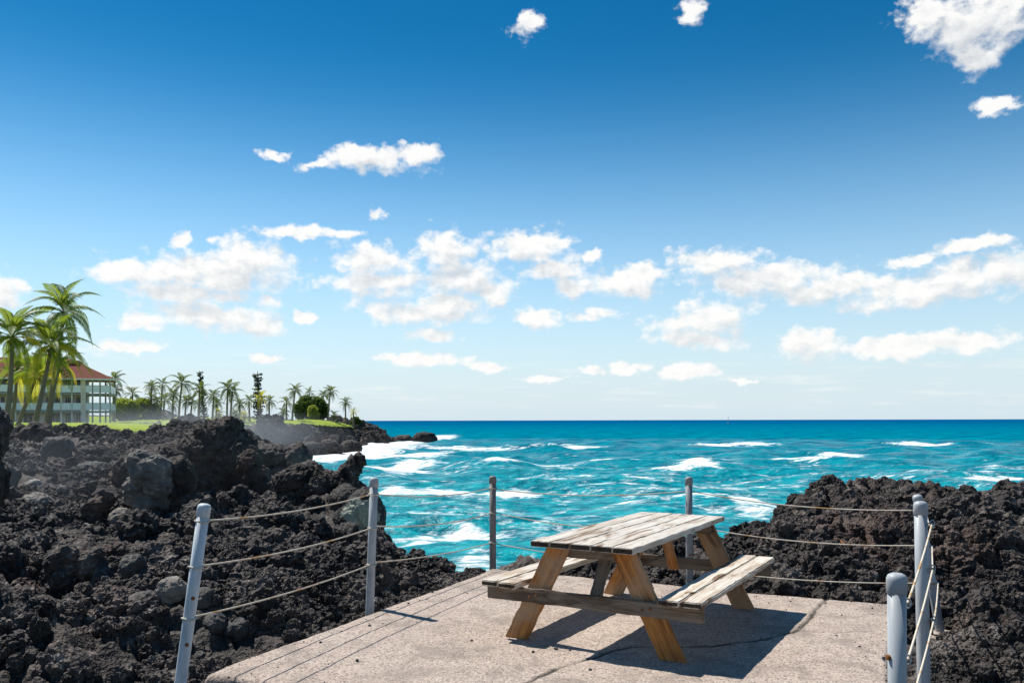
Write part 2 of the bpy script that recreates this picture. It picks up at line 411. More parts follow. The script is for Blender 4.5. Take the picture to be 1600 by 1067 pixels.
M_BARK = mat('palm_bark', m_bark)

def m_water(t):
    p = t.pos(); foam = t.attr('foam'); deep = t.attr('deep')
    sx = t.vmath('MULTIPLY', p, (.55, 1.0, 1))
    w1 = t.noise(sx, .22, 5, .6); w2 = t.noise(sx, 1.3, 5, .62); w3 = t.noise(sx, 5.5, 3, .6)
    patch = t.noise(t.vmath('MULTIPLY', p, (.018, .055, 0)), 1, 4, .6)
    shallow = t.mix(t.sstep(w2, .34, .68), (.0, .135, .185), (.012, .385, .425))  # wave shading put into the colour: troughs darker than crests
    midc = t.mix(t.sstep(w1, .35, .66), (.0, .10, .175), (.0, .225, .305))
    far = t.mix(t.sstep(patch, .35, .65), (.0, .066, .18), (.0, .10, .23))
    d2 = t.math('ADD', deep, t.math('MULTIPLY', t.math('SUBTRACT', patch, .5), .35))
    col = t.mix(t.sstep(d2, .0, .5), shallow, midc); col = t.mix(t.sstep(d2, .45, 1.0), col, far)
    # white water: broken lace where the surf has thrown foam
    q = t.vmath('MULTIPLY', p, (.42, .85, 0)); warp = t.vmath('ADD', q, t.vmath('SCALE', t.noise(q, .8, 3, .6, kind='Color'), 1.5))
    lace = t.math('SUBTRACT', 1, t.math('MULTIPLY', t.voro(warp, .95), 1.25))
    br = t.noise(warp, 1.5, 7, .72)
    br2 = t.noise(t.vmath('MULTIPLY', p, (.05, .22, 0)), 1, 6, .65)
    br3 = t.noise(t.vmath('MULTIPLY', p, (.16, .5, 0)), 1, 6, .7, dist=.8)
    fr = t.math('ADD', t.math('MULTIPLY', br, .50), t.math('ADD', t.math('MULTIPLY', br2, .30), t.math('MULTIPLY', br3, .42)))
    fm = t.sstep(t.math('ADD', t.math('MULTIPLY', foam, .43), t.math('MULTIPLY', t.math('SUBTRACT', fr, .615), 1.35)), .19, .34)
    ln = t.noise(t.vmath('MULTIPLY', p, (.55, 1.1, 0)), 1, 5, .6, dist=1.0); lf = t.noise(t.vmath('MULTIPLY', p, (.16, .42, 0)), 1, 6, .68, dist=1.4)
    rid = lambda v: t.math('SUBTRACT', 1, t.math('ABSOLUTE', t.math('MULTIPLY', t.math('SUBTRACT', v, .5), 4)))
    lc = t.math('ADD', t.math('MULTIPLY', rid(ln), .5), t.math('MULTIPLY', rid(lf), .5))
    fm = t.math('MULTIPLY', fm, t.math('MAXIMUM', t.sstep(foam, 1.0, 1.35), t.sstep(t.math('ADD', lc, t.math('MULTIPLY', foam, .42)), .62, 1.02)))
    col = t.mix(t.math('MULTIPLY', fm, t.sstep(br, .30, .58, .62, 1)), col, (.80, .84, .85))
    h = t.math('ADD', t.math('MULTIPLY', w2, .7), t.math('ADD', t.math('MULTIPLY', w1, 1.8), t.math('MULTIPLY', w3, .16)))
    S(t, color=col, rough=t.math('ADD', .18, t.math('MULTIPLY', fm, .6)), spec=t.sstep(deep, 0, .45, .10, 0), ior=1.33, normal=t.bump(h, .95, .42))
M_WATER = mat('sea_water', m_water)
# ------------------------------------------------------------------ the shore: height of the lava land
SEA = -4.2
A_, B_, C_ = Vector((-1.97, 5.34)), Vector((-.21, 9.08)), Vector((3.34, 7.28)); D_ = A_ + C_ - B_   # slab corners
COAST = np.array([(70,-60),(45,2),(24,16),(14,19),(8.5,19),(5.6,17.6),(3.7,14.6),(2.9,12.6),(1.2,12.0),(-.1,11.2),(-.4,10.6),(-1.05,11.0),(-1.2,14.0),(-2.3,16),
    (-2.75,18),(-2.9,20.5),(-3.6,23),(-4.6,25),(-7,28),(-11,34),(-14,45),(-17,58),(-18,66),(-18.5,75),(-23,82),(-34,102),(-44,135),(-42,150),(-37,160),
    (-35,180),(-30,198),(-28.5,216),(-33,236),(-45,250),(-120,270),(-500,330),(-500,-300),(70,-300)], float)
ctrl = []
for (x, y, d) in [(0,1067,5.5),(0,950,8.5),(130,950,8.3),(250,960,7.8),(100,848,12.5),(0,850,12.5),(200,862,12),(330,838,14),(450,808,15.5),(590,860,13.3),
    (690,870,13.2),(640,900,11.3),(500,905,9.8),(720,915,9.9),(790,877,10.6),(900,872,11),(1000,888,11),(1110,872,11.2),(1160,858,12.5),(1200,854,13.5),(1290,812,15),
    (1350,764,15.6),(1430,784,15.4),(1520,790,15.4),(1600,793,15.8),(1750,806,16),(1200,858,10.3),(1350,855,10),(1500,855,10),(1600,850,10.5),(1550,950,6.8),
    (1600,1030,5.3),(1500,1000,5.9),(100,842,22),(0,838,21),(50,776,29),(150,772,30),(100,710,40),(0,712,38),(190,706,42),(260,700,46),(330,850,22),(450,812,20),
    (540,800,19),(420,775,29),(300,694,58),(380,694,63),(470,705,70),(60,671,60),(150,675,58),(0,671,60),(-150,675,60),(170,667,75),(100,664,80),(0,663,85),(230,662,100),
    (250,658,135),(350,658,150),(430,660,165),(480,660,182),(520,664,192),(560,669,200),(600,682,207),(632,697,216),(380,662,158),(300,661,135)]:
    p = at(x, y, d); ctrl.append((p.x, p.y, p.z))
ctrl += [(-2.6,5.2,-.27),(-1.7,7.2,-.22),(-.6,9.2,-.22),(1.5,9.3,-.22),(3.0,8.3,-.2),(4.0,7.2,-.32),(4.3,6.2,-.42),(3.6,6.4,-.36),(3.0,4.8,-.42),(2.4,3.5,-.36),(0,3,-.4),(-3,3.4,-.4),(0,0,-.4),
    (0,-12,0),(-12,-12,.3),(12,-12,0),(-16,0,.3),(16,0,.2),(-3.35,14,-1.15),(-6.3,15,-1.75),(-9.2,16,-1.7),(-4.6,17.5,-1.9),(-150,100,2.5),(-150,220,3),(-62,120,.9),(-75,135,.9),(-70,240,1.8),(-60,105,1.3),(0,-80,1),(60,-80,1),(-80,-80,3)]
ctrl = np.array(ctrl)
def _uv(x, y):
    return np.arctan2(x, y) * 2.2, np.log(np.hypot(x, y) + .6) * 1.5
_cu, _cw = _uv(ctrl[:, 0], ctrl[:, 1])
_K = np.sqrt((_cu[:, None]-_cu)**2 + (_cw[:, None]-_cw)**2 + .0025)
_n = len(ctrl); _Mx = np.zeros((_n+1, _n+1)); _Mx[:_n, :_n] = _K + np.eye(_n)*-.002; _Mx[:_n, _n] = 1; _Mx[_n, :_n] = 1
_wt = np.linalg.solve(_Mx, np.append(ctrl[:, 2], 0))
def base_z(x, y):
    u, w = _uv(x, y); r = np.full(x.shape, _wt[_n])
    for i in range(_n): r += _wt[i]*np.sqrt((u-_cu[i])**2 + (w-_cw[i])**2 + .0025)
    return r
def poly_sd(x, y, P):
    """signed distance to polygon, positive inside"""
    best = np.full(x.shape, 1e9); ins = np.zeros(x.shape, bool)
    for i in range(len(P)):
        ax, ay = P[i]; bx, by = P[(i+1) % len(P)]
        dx, dy = bx-ax, by-ay; tt = np.clip(((x-ax)*dx+(y-ay)*dy)/(dx*dx+dy*dy), 0, 1)
        best = np.minimum(best, np.hypot(x-ax-tt*dx, y-ay-tt*dy))
        if ay != by:
            c = ((ay > y) != (by > y)) & (x < (bx-ax)*(y-ay)/(by-ay)+ax); ins ^= c
    return np.where(ins, best, -best)
SLABP = np.array([A_[:], B_[:], C_[:], D_[:]])
def sst(v, a, b):
    t = np.clip((v-a)/(b-a), 0, 1); return t*t*(3-2*t)
LAWNS = [np.array([(-39,54),(-31,56),(-27.5,59),(-28,64),(-31,75),(-33,90),(-42,104),(-60,108),(-110,112),(-110,66),(-60,60)], float),
         np.array([(-110,114),(-60,108),(-42,104),(-40,112),(-44,138),(-50,165),(-52,235),(-110,240)], float),
         np.array([(-49,160),(-43,163),(-38,172),(-37,190),(-39,215),(-52,225),(-52,165)], float)]
def lawn_sd(x, y):
    n = vnoise(x*.35, y*.35, x*0, 91) * 1.2 + vnoise(x*1.4, y*1.4, x*0, 92)*.5
    return np.maximum.reduce([poly_sd(x, y, P) for P in LAWNS]) + n
def terr(x, y, fine=True):
    """height of the ground, with its rubble"""
    d = np.hypot(x, y); z = base_z(x, y)
    s = poly_sd(x, y, COAST); far = sst(d, 30, 120)
    s = s + (vnoise(x*1.1, y*1.1, x*0, 3)*.35 + vnoise(x*.25, y*.25, x*0, 5)*.6*sst(d, 14, 30)) * (1+far*3)
    wid = 1.1 + far*7
    k = sst(s, -.15*wid, .85*wid)
    amp = (sst(d, 1.0, 5)*.75+.25) * (1 + .25*sst(d, 16, 34))
    lawn = sst(lawn_sd(x, y), -1.0, .8)
    slab = poly_sd(x, y, SLABP)
    near_slab = sst(-slab, -.05, 1.5)
    amp = amp * (1 - .9*lawn) * (.25 + .75*near_slab)
    if fine:
        r = fbm(x*.42, y*.42, z*0, 4, .55, 21) * .34
        r += fbm(x*1.1+3, y*1.1, z*0, 4, .6, 27, True) * .21
        wx = x + .22*vnoise(x*2.1, y*2.1, x*0, 8); wy = y + .22*vnoise(x*2.1+7, y*2.1, x*0, 9)
        for sc_, a in ((1.35, .15), (3.1, .12), (7.0, .065), (15., .03)):
            f1, v = worley(wx*sc_, wy*sc_, int(sc_*10)); r += a*(np.sqrt(np.clip(1-(f1/.72)**2, 0, 1))*(.45+.9*v) - .42)
        r += fbm(x*9, y*9, z*0, 3, .6, 33)*.022
        big = sst(d, 45, 110)*(1-lawn)
        r += big*(fbm(x*.13, y*.13, z*0, 5, .6, 41, True)*.7)
        z = z + r*amp - .16*sst(d, 15, 22)*(1-sst(d, 60, 90))
    # cliffs fall into the sea
    cl = (fbm(x*.6, y*.6, z*0, 4, .6, 55)*.9 + far*fbm(x*.22, y*.22, z*0, 5, .65, 57, True)*2.2)*(1-k)
    z = (SEA-1.8) + (z-(SEA-1.8))*k + cl*sst(k, .02, .3)
    # the slab sits in the rubble
    z = np.where(slab > -.02, np.minimum(z, -.22), z)
    lip = sst(slab, -.55, -.02); z = z*(1-lip) + np.minimum(z, -.05)*lip
    return z
def gz(x, y):
    return float(terr(np.array([float(x)]), np.array([float(y)]))[0])

def polar_grid(an, di):
    a, r = np.meshgrid(an, di); x = r*np.sin(a); y = r*np.cos(a)
    nr, na = a.shape; i = np.arange(nr*na).reshape(nr, na)
    q = np.stack([i[:-1, :-1], i[:-1, 1:], i[1:, 1:], i[1:, :-1]], -1).reshape(-1, 4)
    return x.ravel(), y.ravel(), q[:, ::-1]
def keep_quads(V, q, m):
    q = q[m]; used = np.unique(q); re = np.full(len(V), -1); re[used] = np.arange(len(used)); return used, re[q]
an = np.concatenate([np.linspace(-math.pi, R(-44), 70)[:-1], np.linspace(R(-44), R(-34.5), 70)[:-1], np.linspace(R(-34.5), R(34.5), 860), np.linspace(R(34.5), R(44), 70)[1:], np.linspace(R(44), math.pi, 70)[1:]])
di = np.concatenate([np.geomspace(.5, 3.2, 22)[:-1], np.geomspace(3.2, 34, 430)[:-1], np.geomspace(34, 330, 190)])
x, y, q = polar_grid(an, di); z = terr(x, y); V = np.stack([x, y, z], -1)
m = (z[q].max(1) > SEA-1.2) & ~(poly_sd(x, y, SLABP)[q].min(1) > .35)
used, q2 = keep_quads(V, q, m)
o = link('lava_ground', big_mesh('lava_ground', V[used], q2), M_LAVA); structure(o, label='black and rust-brown rubble of the lava shore')
del V, x, y, z, q, q2

# lawns of the resort
for k, P in enumerate(LAWNS):
    x0, y0 = P.min(0); x1, y1 = P.max(0)
    gx, gy = np.meshgrid(np.linspace(x0-2, x1+2, 150), np.linspace(y0-2, y1+2, 150)); x, y = gx.ravel(), gy.ravel()
    sd = poly_sd(x, y, P) + vnoise(x*.35, y*.35, x*0, 91)*1.2 + vnoise(x*1.4, y*1.4, x*0, 92)*.5
    z = np.maximum(terr(x, y), base_z(x, y)-.1) + .10 + .14*fbm(x*.9, y*.9, x*0, 4, .6, 71) + k*.006 - sst(-sd, -.6, .6)*.35
    if k == 2: z += .9*np.exp(-((x+43)**2/30 + (y-190)**2/260))
    i = np.arange(150*150).reshape(150, 150); q = np.stack([i[:-1, :-1], i[:-1, 1:], i[1:, 1:], i[1:, :-1]], -1).reshape(-1, 4)
    V = np.stack([x, y, z], -1); used, q2 = keep_quads(V, q, sd[q].min(1) > -.3)
    o = link('lawn', big_mesh('lawn', V[used], q2), M_GRASS)
    structure(o, label=['bright lawn strip at the edge of the lava by the palms', 'sunlit lawn behind the building', 'golf green on the far headland'][k])

# ------------------------------------------------------------------ the sea
def build_sea():
    an = np.concatenate([np.linspace(-math.pi, R(-40), 40)[:-1], np.linspace(R(-40), R(40), 760), np.linspace(R(40), math.pi, 40)[1:]])
    di = np.concatenate([np.geomspace(6, 330, 430)[:-1], np.geomspace(330, 40000, 60)])
    x, y, q = polar_grid(an, di); d = np.hypot(x, y)
    z = np.zeros_like(x); xs, ys = x.copy(), y.copy(); rr = np.random.default_rng(5)
    fade = 1 - sst(d, 180, 330)
    for k in range(22):
        wl = 1.6*1.28**(k*.55); th = R(-100) + rr.normal()*.55; kk = 2*math.pi/wl
        a = .0145*wl**.85 * fade * sst(wl*60/np.maximum(d, 1), .5, 1.6); ph = rr.uniform(0, 6.28)
        wob = 1.3*vnoise(x*.06, y*.06, x*0, 100+k)
        ar = kk*(x*math.cos(th)+y*math.sin(th)) + ph + wob*2
        z += a*np.sin(ar); xs += a*.8*math.cos(th)*np.cos(ar); ys += a*.8*math.sin(th)*np.cos(ar)
    # foam: streaks of white water and surf round the rocks
    foam = np.zeros_like(x)
    FO = [(545,711,75,10,1.4),(610,730,70,7,1.15),(640,714,80,4,1.15),(570,700,100,9,1.35),(500,708,60,9,1.3),(668,686,38,8,1.4),(650,690,30,5,1.2),(760,701,110,2.6,.95),(900,700,64,4,1.1),(1140,696,115,1.8,.85),(1450,697,160,2,.95),(690,727,110,4,.9),
          (640,724,60,5,.9),(820,722,80,2.6,.8),(620,737,60,8,.95),(960,721,62,3.2,.85),(1092,728,34,7,.95),(1060,735,60,3,.7),(1262,720,70,3.6,1.0),(1330,716,50,2,.8),(1500,740,50,4.5,1.0),(1560,746,60,3,.9),
          (690,770,120,12,1.05),(800,768,60,9,.95),(860,774,36,6,.75),(665,796,66,11,.95),(900,748,55,4,.6),(1090,790,100,6,1.05),(1180,794,50,7,1.1),(990,788,60,4,.7),(820,800,60,5,.7),
          (830,822,70,8,.7),(720,835,50,10,.75),(650,840,50,8,.7),(740,860,50,12,.75),(640,815,60,4,.6),(1150,812,50,5,.7),(990,760,80,3,.5),(1200,742,60,3,.5),(610,770,30,14,.8)]
    px = 800 + F*x/np.maximum(y, 1); py = HY + F*(HC-SEA)/np.maximum(y, 1)
    w = fbm(x*.09, y*.16, x*0, 5, .65, 61); w2 = fbm(x*.12, y*.3, x*0, 4, .6, 66)
    for fi, (cx, cy, rx, ry, s) in enumerate(FO):
        ce = on_level(cx, cy, SEA); ex = on_level(cx+rx, cy, SEA).x - ce.x
        y1, y2 = on_level(cx, cy-ry, SEA).y, on_level(cx, cy+ry, SEA).y
        ry_ = np.where(y > ce.y, y1-ce.y, ce.y-y2)
        rad = np.sqrt(((x-ce.x+w2*ex*.35)/(ex*1.12))**2 + ((y-ce.y+w*3.2*(ce.y/60))/ry_)**2)
        s = s if fi < 7 else min(s*1.15, .98)
        foam = np.maximum(foam, s*np.clip(1.25-rad, 0, 1)*(y > 1))
    sd = poly_sd(x, y, COAST)
    foam = np.maximum(foam, 1.2*np.clip(1 - (-sd)/(5+6*sst(d, 60, 150)), 0, 1)*(sd < 0))
    foam = np.maximum(foam, .34*(1-sst(d, 60, 220)) + .08)
    z += np.where(foam > .5, .16*(foam-.5)*(1-sst(d, 100, 300)), 0)
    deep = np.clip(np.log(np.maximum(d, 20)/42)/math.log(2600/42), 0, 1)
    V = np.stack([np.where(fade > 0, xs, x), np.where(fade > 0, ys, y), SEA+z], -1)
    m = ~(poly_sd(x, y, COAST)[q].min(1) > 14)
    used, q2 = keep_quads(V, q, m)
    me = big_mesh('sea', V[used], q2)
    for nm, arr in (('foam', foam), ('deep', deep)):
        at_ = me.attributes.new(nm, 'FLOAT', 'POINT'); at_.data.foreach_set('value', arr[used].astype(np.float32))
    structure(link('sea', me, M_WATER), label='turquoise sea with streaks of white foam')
build_sea()

# ------------------------------------------------------------------ concrete slab
def build_slab():
    N = 260; u, v = np.meshgrid(np.linspace(0, 1, N), np.linspace(0, 1, N)); u, v = u.ravel(), v.ravel()
    L1 = (B_-A_).length; L2 = (C_-B_).length
    wob = .018
    ex = wob*vnoise(v*9, v*0, v*0, 4); ey = wob*vnoise(u*9, u*0, u*0, 6)
    U = u + (ex/L2)*(np.abs(u-.5) > .49); Vv = v + (ey/L1)*(np.abs(v-.5) > .49)
    x = A_.x + (D_-A_).x*U + (B_-A_).x*Vv; y = A_.y + (D_-A_).y*U + (B_-A_).y*Vv
    z = .006*fbm(x*.9, y*.9, x*0, 3, .5, 2) + .0025*vnoise(x*14, y*14, x*0, 3)
    dist = np.minimum(np.minimum(u, 1-u)*L2, np.minimum(v, 1-v)*L1)
    z -= .022*np.clip(1-dist/.03, 0, 1)**2 + .01*np.clip(vnoise(x*5, y*5, x*0, 12), 0, 1)*np.clip(1-dist/.08, 0, 1)
    dirt = np.zeros_like(x)
    def groove(P, w, dep, dk, seed):
        nonlocal z, dirt
        xx = x + .022*vnoise(x*4, y*4, x*0, seed) + .009*vnoise(x*17, y*17, x*0, seed+1); yy = y + .022*vnoise(x*4+5, y*4, x*0, seed) + .009*vnoise(x*17, y*17+3, x*0, seed+1)
        b = np.full(x.shape, 9.0)
        for (a, c) in zip(P[:-1], P[1:]):
            dx, dy = c[0]-a[0], c[1]-a[1]; t_ = np.clip(((xx-a[0])*dx+(yy-a[1])*dy)/(dx*dx+dy*dy), 0, 1)
            b = np.minimum(b, np.hypot(xx-a[0]-t_*dx, yy-a[1]-t_*dy))
        k = np.clip(1-b/w, 0, 1)*(.55+.45*vnoise(x*6, y*6, x*0, seed+2)); z = z - dep*k; dirt = np.maximum(dirt, dk*np.clip(k*1.6, 0, 1))
    pts = [(1286,936),(1266,962),(1243,986),(1190,999),(1120,1008),(1050,1012),(985,1011),(940,1022),(860,1050),(822,1067),(770,1086)]
    groove([tuple(on_level(*p)[:2]) for p in pts], .030, .012, .95, 60)
    groove([tuple(on_level(*p)[:2]) for p in [(1243,986),(1300,990),(1380,985)]], .014, .004, .6, 70)
    V = np.stack([x, y, z], -1); i = np.arange(N*N).reshape(N, N)
    q = np.stack([i[:-1, :-1], i[:-1, 1:], i[1:, 1:], i[1:, :-1]], -1).reshape(-1, 4)
    ring = np.concatenate([i[0, :-1], i[:-1, -1], i[-1, :0:-1], i[:0:-1, 0]]); nr = len(ring)
    sk = []; base = len(V)
    for j, (dz, outw) in enumerate(((.05, .012), (.11, .004), (.26, -.01))):
        c = V[ring].copy(); cen = np.array([*((A_+C_)/2), 0]); dirv = c-cen; dirv[:, 2] = 0; dirv /= np.linalg.norm(dirv, axis=1)[:, None]
        c += dirv*(outw + .014*vnoise(c[:, 0]*8, c[:, 1]*8, c[:, 2]*0+j, 15)[:, None]); c[:, 2] = -dz; sk.append(c)
    rows = [ring] + [base + j*nr + np.arange(nr) for j in range(3)]
    qs = [np.stack([np.roll(a, -1), a, b, np.roll(b, -1)], -1) for a, b in zip(rows[:-1], rows[1:])]
    V = np.concatenate([V]+sk); q = np.concatenate([q]+qs)
    me = big_mesh('concrete_slab', V, q)
    a = me.attributes.new('dirt', 'FLOAT', 'POINT'); a.data.foreach_set('value', np.concatenate([dirt, np.zeros(3*nr)]).astype(np.float32))
    structure(link('concrete_slab', me, M_CONC), label='cracked pinkish concrete terrace under the table')
build_slab()

# ------------------------------------------------------------------ rocks
def ground_hit(px, py):
    """depth at which the sight line through a photo pixel first meets the ground"""
    d = np.linspace(4, 80, 1500); z = terr((px-800)/F*d, d); h = np.nonzero(z >= HC-(py-HY)/F*d)[0]
    return float(d[h[0]]) if len(h) else 60.0
def rock_mesh(name, blobs, vox, disp, seed, strata=None, lump=1.0):
    """blobs [(x,y,z,rx,ry,rz[,tilt])] melted together, then roughened like aa lava"""
    bm = bmesh.new()
    for b in blobs:
        M = Matrix.Translation(b[:3]) @ (Euler(b[6]).to_matrix().to_4x4() if len(b) > 6 else Matrix()) @ Matrix.Diagonal((b[3], b[4], b[5], 1))
        bmesh.ops.create_icosphere(bm, subdivisions=3, radius=1, matrix=M)
    me = bpy.data.meshes.new(name); bm.to_mesh(me); bm.free()
    o = bpy.data.objects.new('tmp', me); COL.objects.link(o)
    md = o.modifiers.new('r', 'REMESH'); md.mode = 'VOXEL'; md.voxel_size = vox
    dg = bpy.context.evaluated_depsgraph_get(); e = bpy.data.meshes.new_from_object(o.evaluated_get(dg))
    bpy.data.objects.remove(o); bpy.data.meshes.remove(me)
    n = len(e.vertices); c = np.empty(n*3, np.float32); e.vertices.foreach_get('co', c); c = c.reshape(-1, 3).astype(float)
    nn = np.empty(n*3, np.float32); e.vertices.foreach_get('normal', nn); nn = nn.reshape(-1, 3)
    f = 1/disp
    def D(p):
        r = fbm(p[:, 0]*f*.28, p[:, 1]*f*.28, p[:, 2]*f*.28, 4, .55, seed)*1.5
        r += fbm(p[:, 0]*f*.6, p[:, 1]*f*.6, p[:, 2]*f*.6, 4, .62, seed+9, True)*.8*lump
        r += fbm(p[:, 0]*f*1.7, p[:, 1]*f*1.7, p[:, 2]*f*1.7, 3, .6, seed+19)*.35*lump
        r += fbm(p[:, 0]*f*4.5, p[:, 1]*f*4.5, p[:, 2]*f*4.5, 3, .65, seed+29, True)*.30*lump
        if strata is not None:
            s = p @ np.array(strata[:3]); s = s + .25*disp*4*vnoise(p[:, 0]*f*.25, p[:, 1]*f*.25, p[:, 2]*f*.25, seed+3)
            r += strata[4]*(1-2*np.abs((s/strata[3]) % 1 - .5)*2)
        return r
    c = c + nn*(D(c)*disp)[:, None]
    e.vertices.foreach_set('co', c.astype(np.float32).ravel()); e.update()
    e.polygons.foreach_set('use_smooth', [True]*len(e.polygons)); e.name = name
    return e
def rock(name, label, cat, ref, blobs, vox, disp, seed, m, **k):
    """blobs given in metres about ref"""
    return tag(link(name, rock_mesh(name, blobs, vox, disp, seed, **k), m, loc=ref), label, cat)
def pb(d, lst, ref):
    """blobs outlined as (px, py, half-width px, half-height px, depth offset, half-depth m)"""
    r = []
    for (x, y, rx, ry, dy, rd, *tl) in lst:
        p = at(x, y, d+dy) - ref; s = (d+dy)/F
        r.append((p.x, p.y, p.z, rx*s, rd, ry*s, (0, R(tl[0]) if tl else 0, 0)))
    return r
ref = at(300, 780, 31)
rock('lava_outcrop', 'huge dark wedge of lava rock rising to the horizon left of the sea', 'outcrop', ref,
     pb(31, [(290,712,95,26,0,1.6,-17),(335,690,42,30,.1,1.3,-25),(352,672,22,15,0,.7,-30),(370,720,30,42,.2,1.4),(330,745,62,45,.4,1.9),(265,745,60,40,.3,1.7),(225,728,48,24,.2,1.2,-15),(385,750,26,36,.3,1.1),(330,800,85,40,.6,2.0)], ref),
     .042, .13, 3, M_ROCK, strata=(.35, .1, .93, .34, .40), lump=1.3)
ref = at(232, 790, 25.5)
rock('grey_boulder', 'pale weathered boulder with folded layers in front of the big dark outcrop', 'boulder', ref,
     pb(25.5, [(236,735,32,28,0,.55),(222,722,24,20,0,.4),(246,752,22,32,-.05,.45),(215,765,20,28,.1,.4),(235,785,30,20,.1,.5)], ref), .024, .06, 8, M_BOULD, strata=(.3, .2, .9, .22, .35), lump=.9)
ref = at(280, 780, 26)
rock('rough_boulder', 'rough brown boulder wedged between the pale boulder and the outcrop', 'boulder', ref,
     pb(26, [(280,738,21,26,0,.5),(290,752,16,24,.1,.4),(272,765,22,22,0,.5),(285,785,28,20,.1,.5)], ref), .028, .06, 14, M_ROCK)
ref = at(398, 770, 29)
rock('red_lava_rock', 'rust-red lava rock at the foot of the outcrop, seaward side', 'rock', ref,
     pb(29, [(388,722,14,22,0,.5),(398,745,16,22,0,.6),(410,765,24,16,0,.6)], ref), .035, .08, 19, M_RED)
ref = at(500, 800, 22)
rock('spiky_outcrop', 'jagged lava outcrop with an upturned spike against the white surf', 'outcrop', ref,
     pb(22, [(478,745,30,20,0,.7),(455,752,24,18,0,.6),(500,760,36,24,.1,.9),(532,755,22,18,0,.5),(543,742,16,20,0,.3,20),(553,729,12,15,0,.22,30),(562,718,8,9,0,.15,30),(470,790,50,28,.2,1.0),(530,795,40,30,.2,.9),(545,770,22,20,0,.5)], ref), .024, .085, 23, M_ROCK, lump=1.25)
ref = at(565, 830, 18)
rock('pale_faced_rock', 'lava rock with a pale mineral face behind the pale grey post', 'rock', ref,
     pb(18, [(568,795,28,30,0,.5),(548,808,26,24,-.05,.5),(585,808,17,28,.1,.4),(560,835,38,22,.1,.6),(540,780,24,22,.3,.5),(575,850,28,40,.3,.5)], ref), .026, .035, 29, M_PATCH, lump=.8)
ref = at(-8, 720, 13)
rock('edge_rock', 'dark rock tower cut off by the left edge of the picture', 'rock', ref,
     pb(13, [(-9,664,18,26,0,.25),(-20,692,25,30,0,.3),(-8,645,10,12,0,.15),(-34,750,36,50,.1,.5)], ref), .022, .05, 31, M_ROCK)
ref = at(435, 760, 68)
rock('shaded_headland', 'low shaded headland of lava behind the outcrop, veiled in spray', 'headland', ref,
     pb(68, [(420,712,44,18,0,3),(400,705,26,14,0,2),(462,714,20,18,0,2,0),(470,702,8,8,0,.8),(430,745,60,30,.5,4),(385,735,40,30,1,3)], ref), .12, .22, 37, M_FAR)
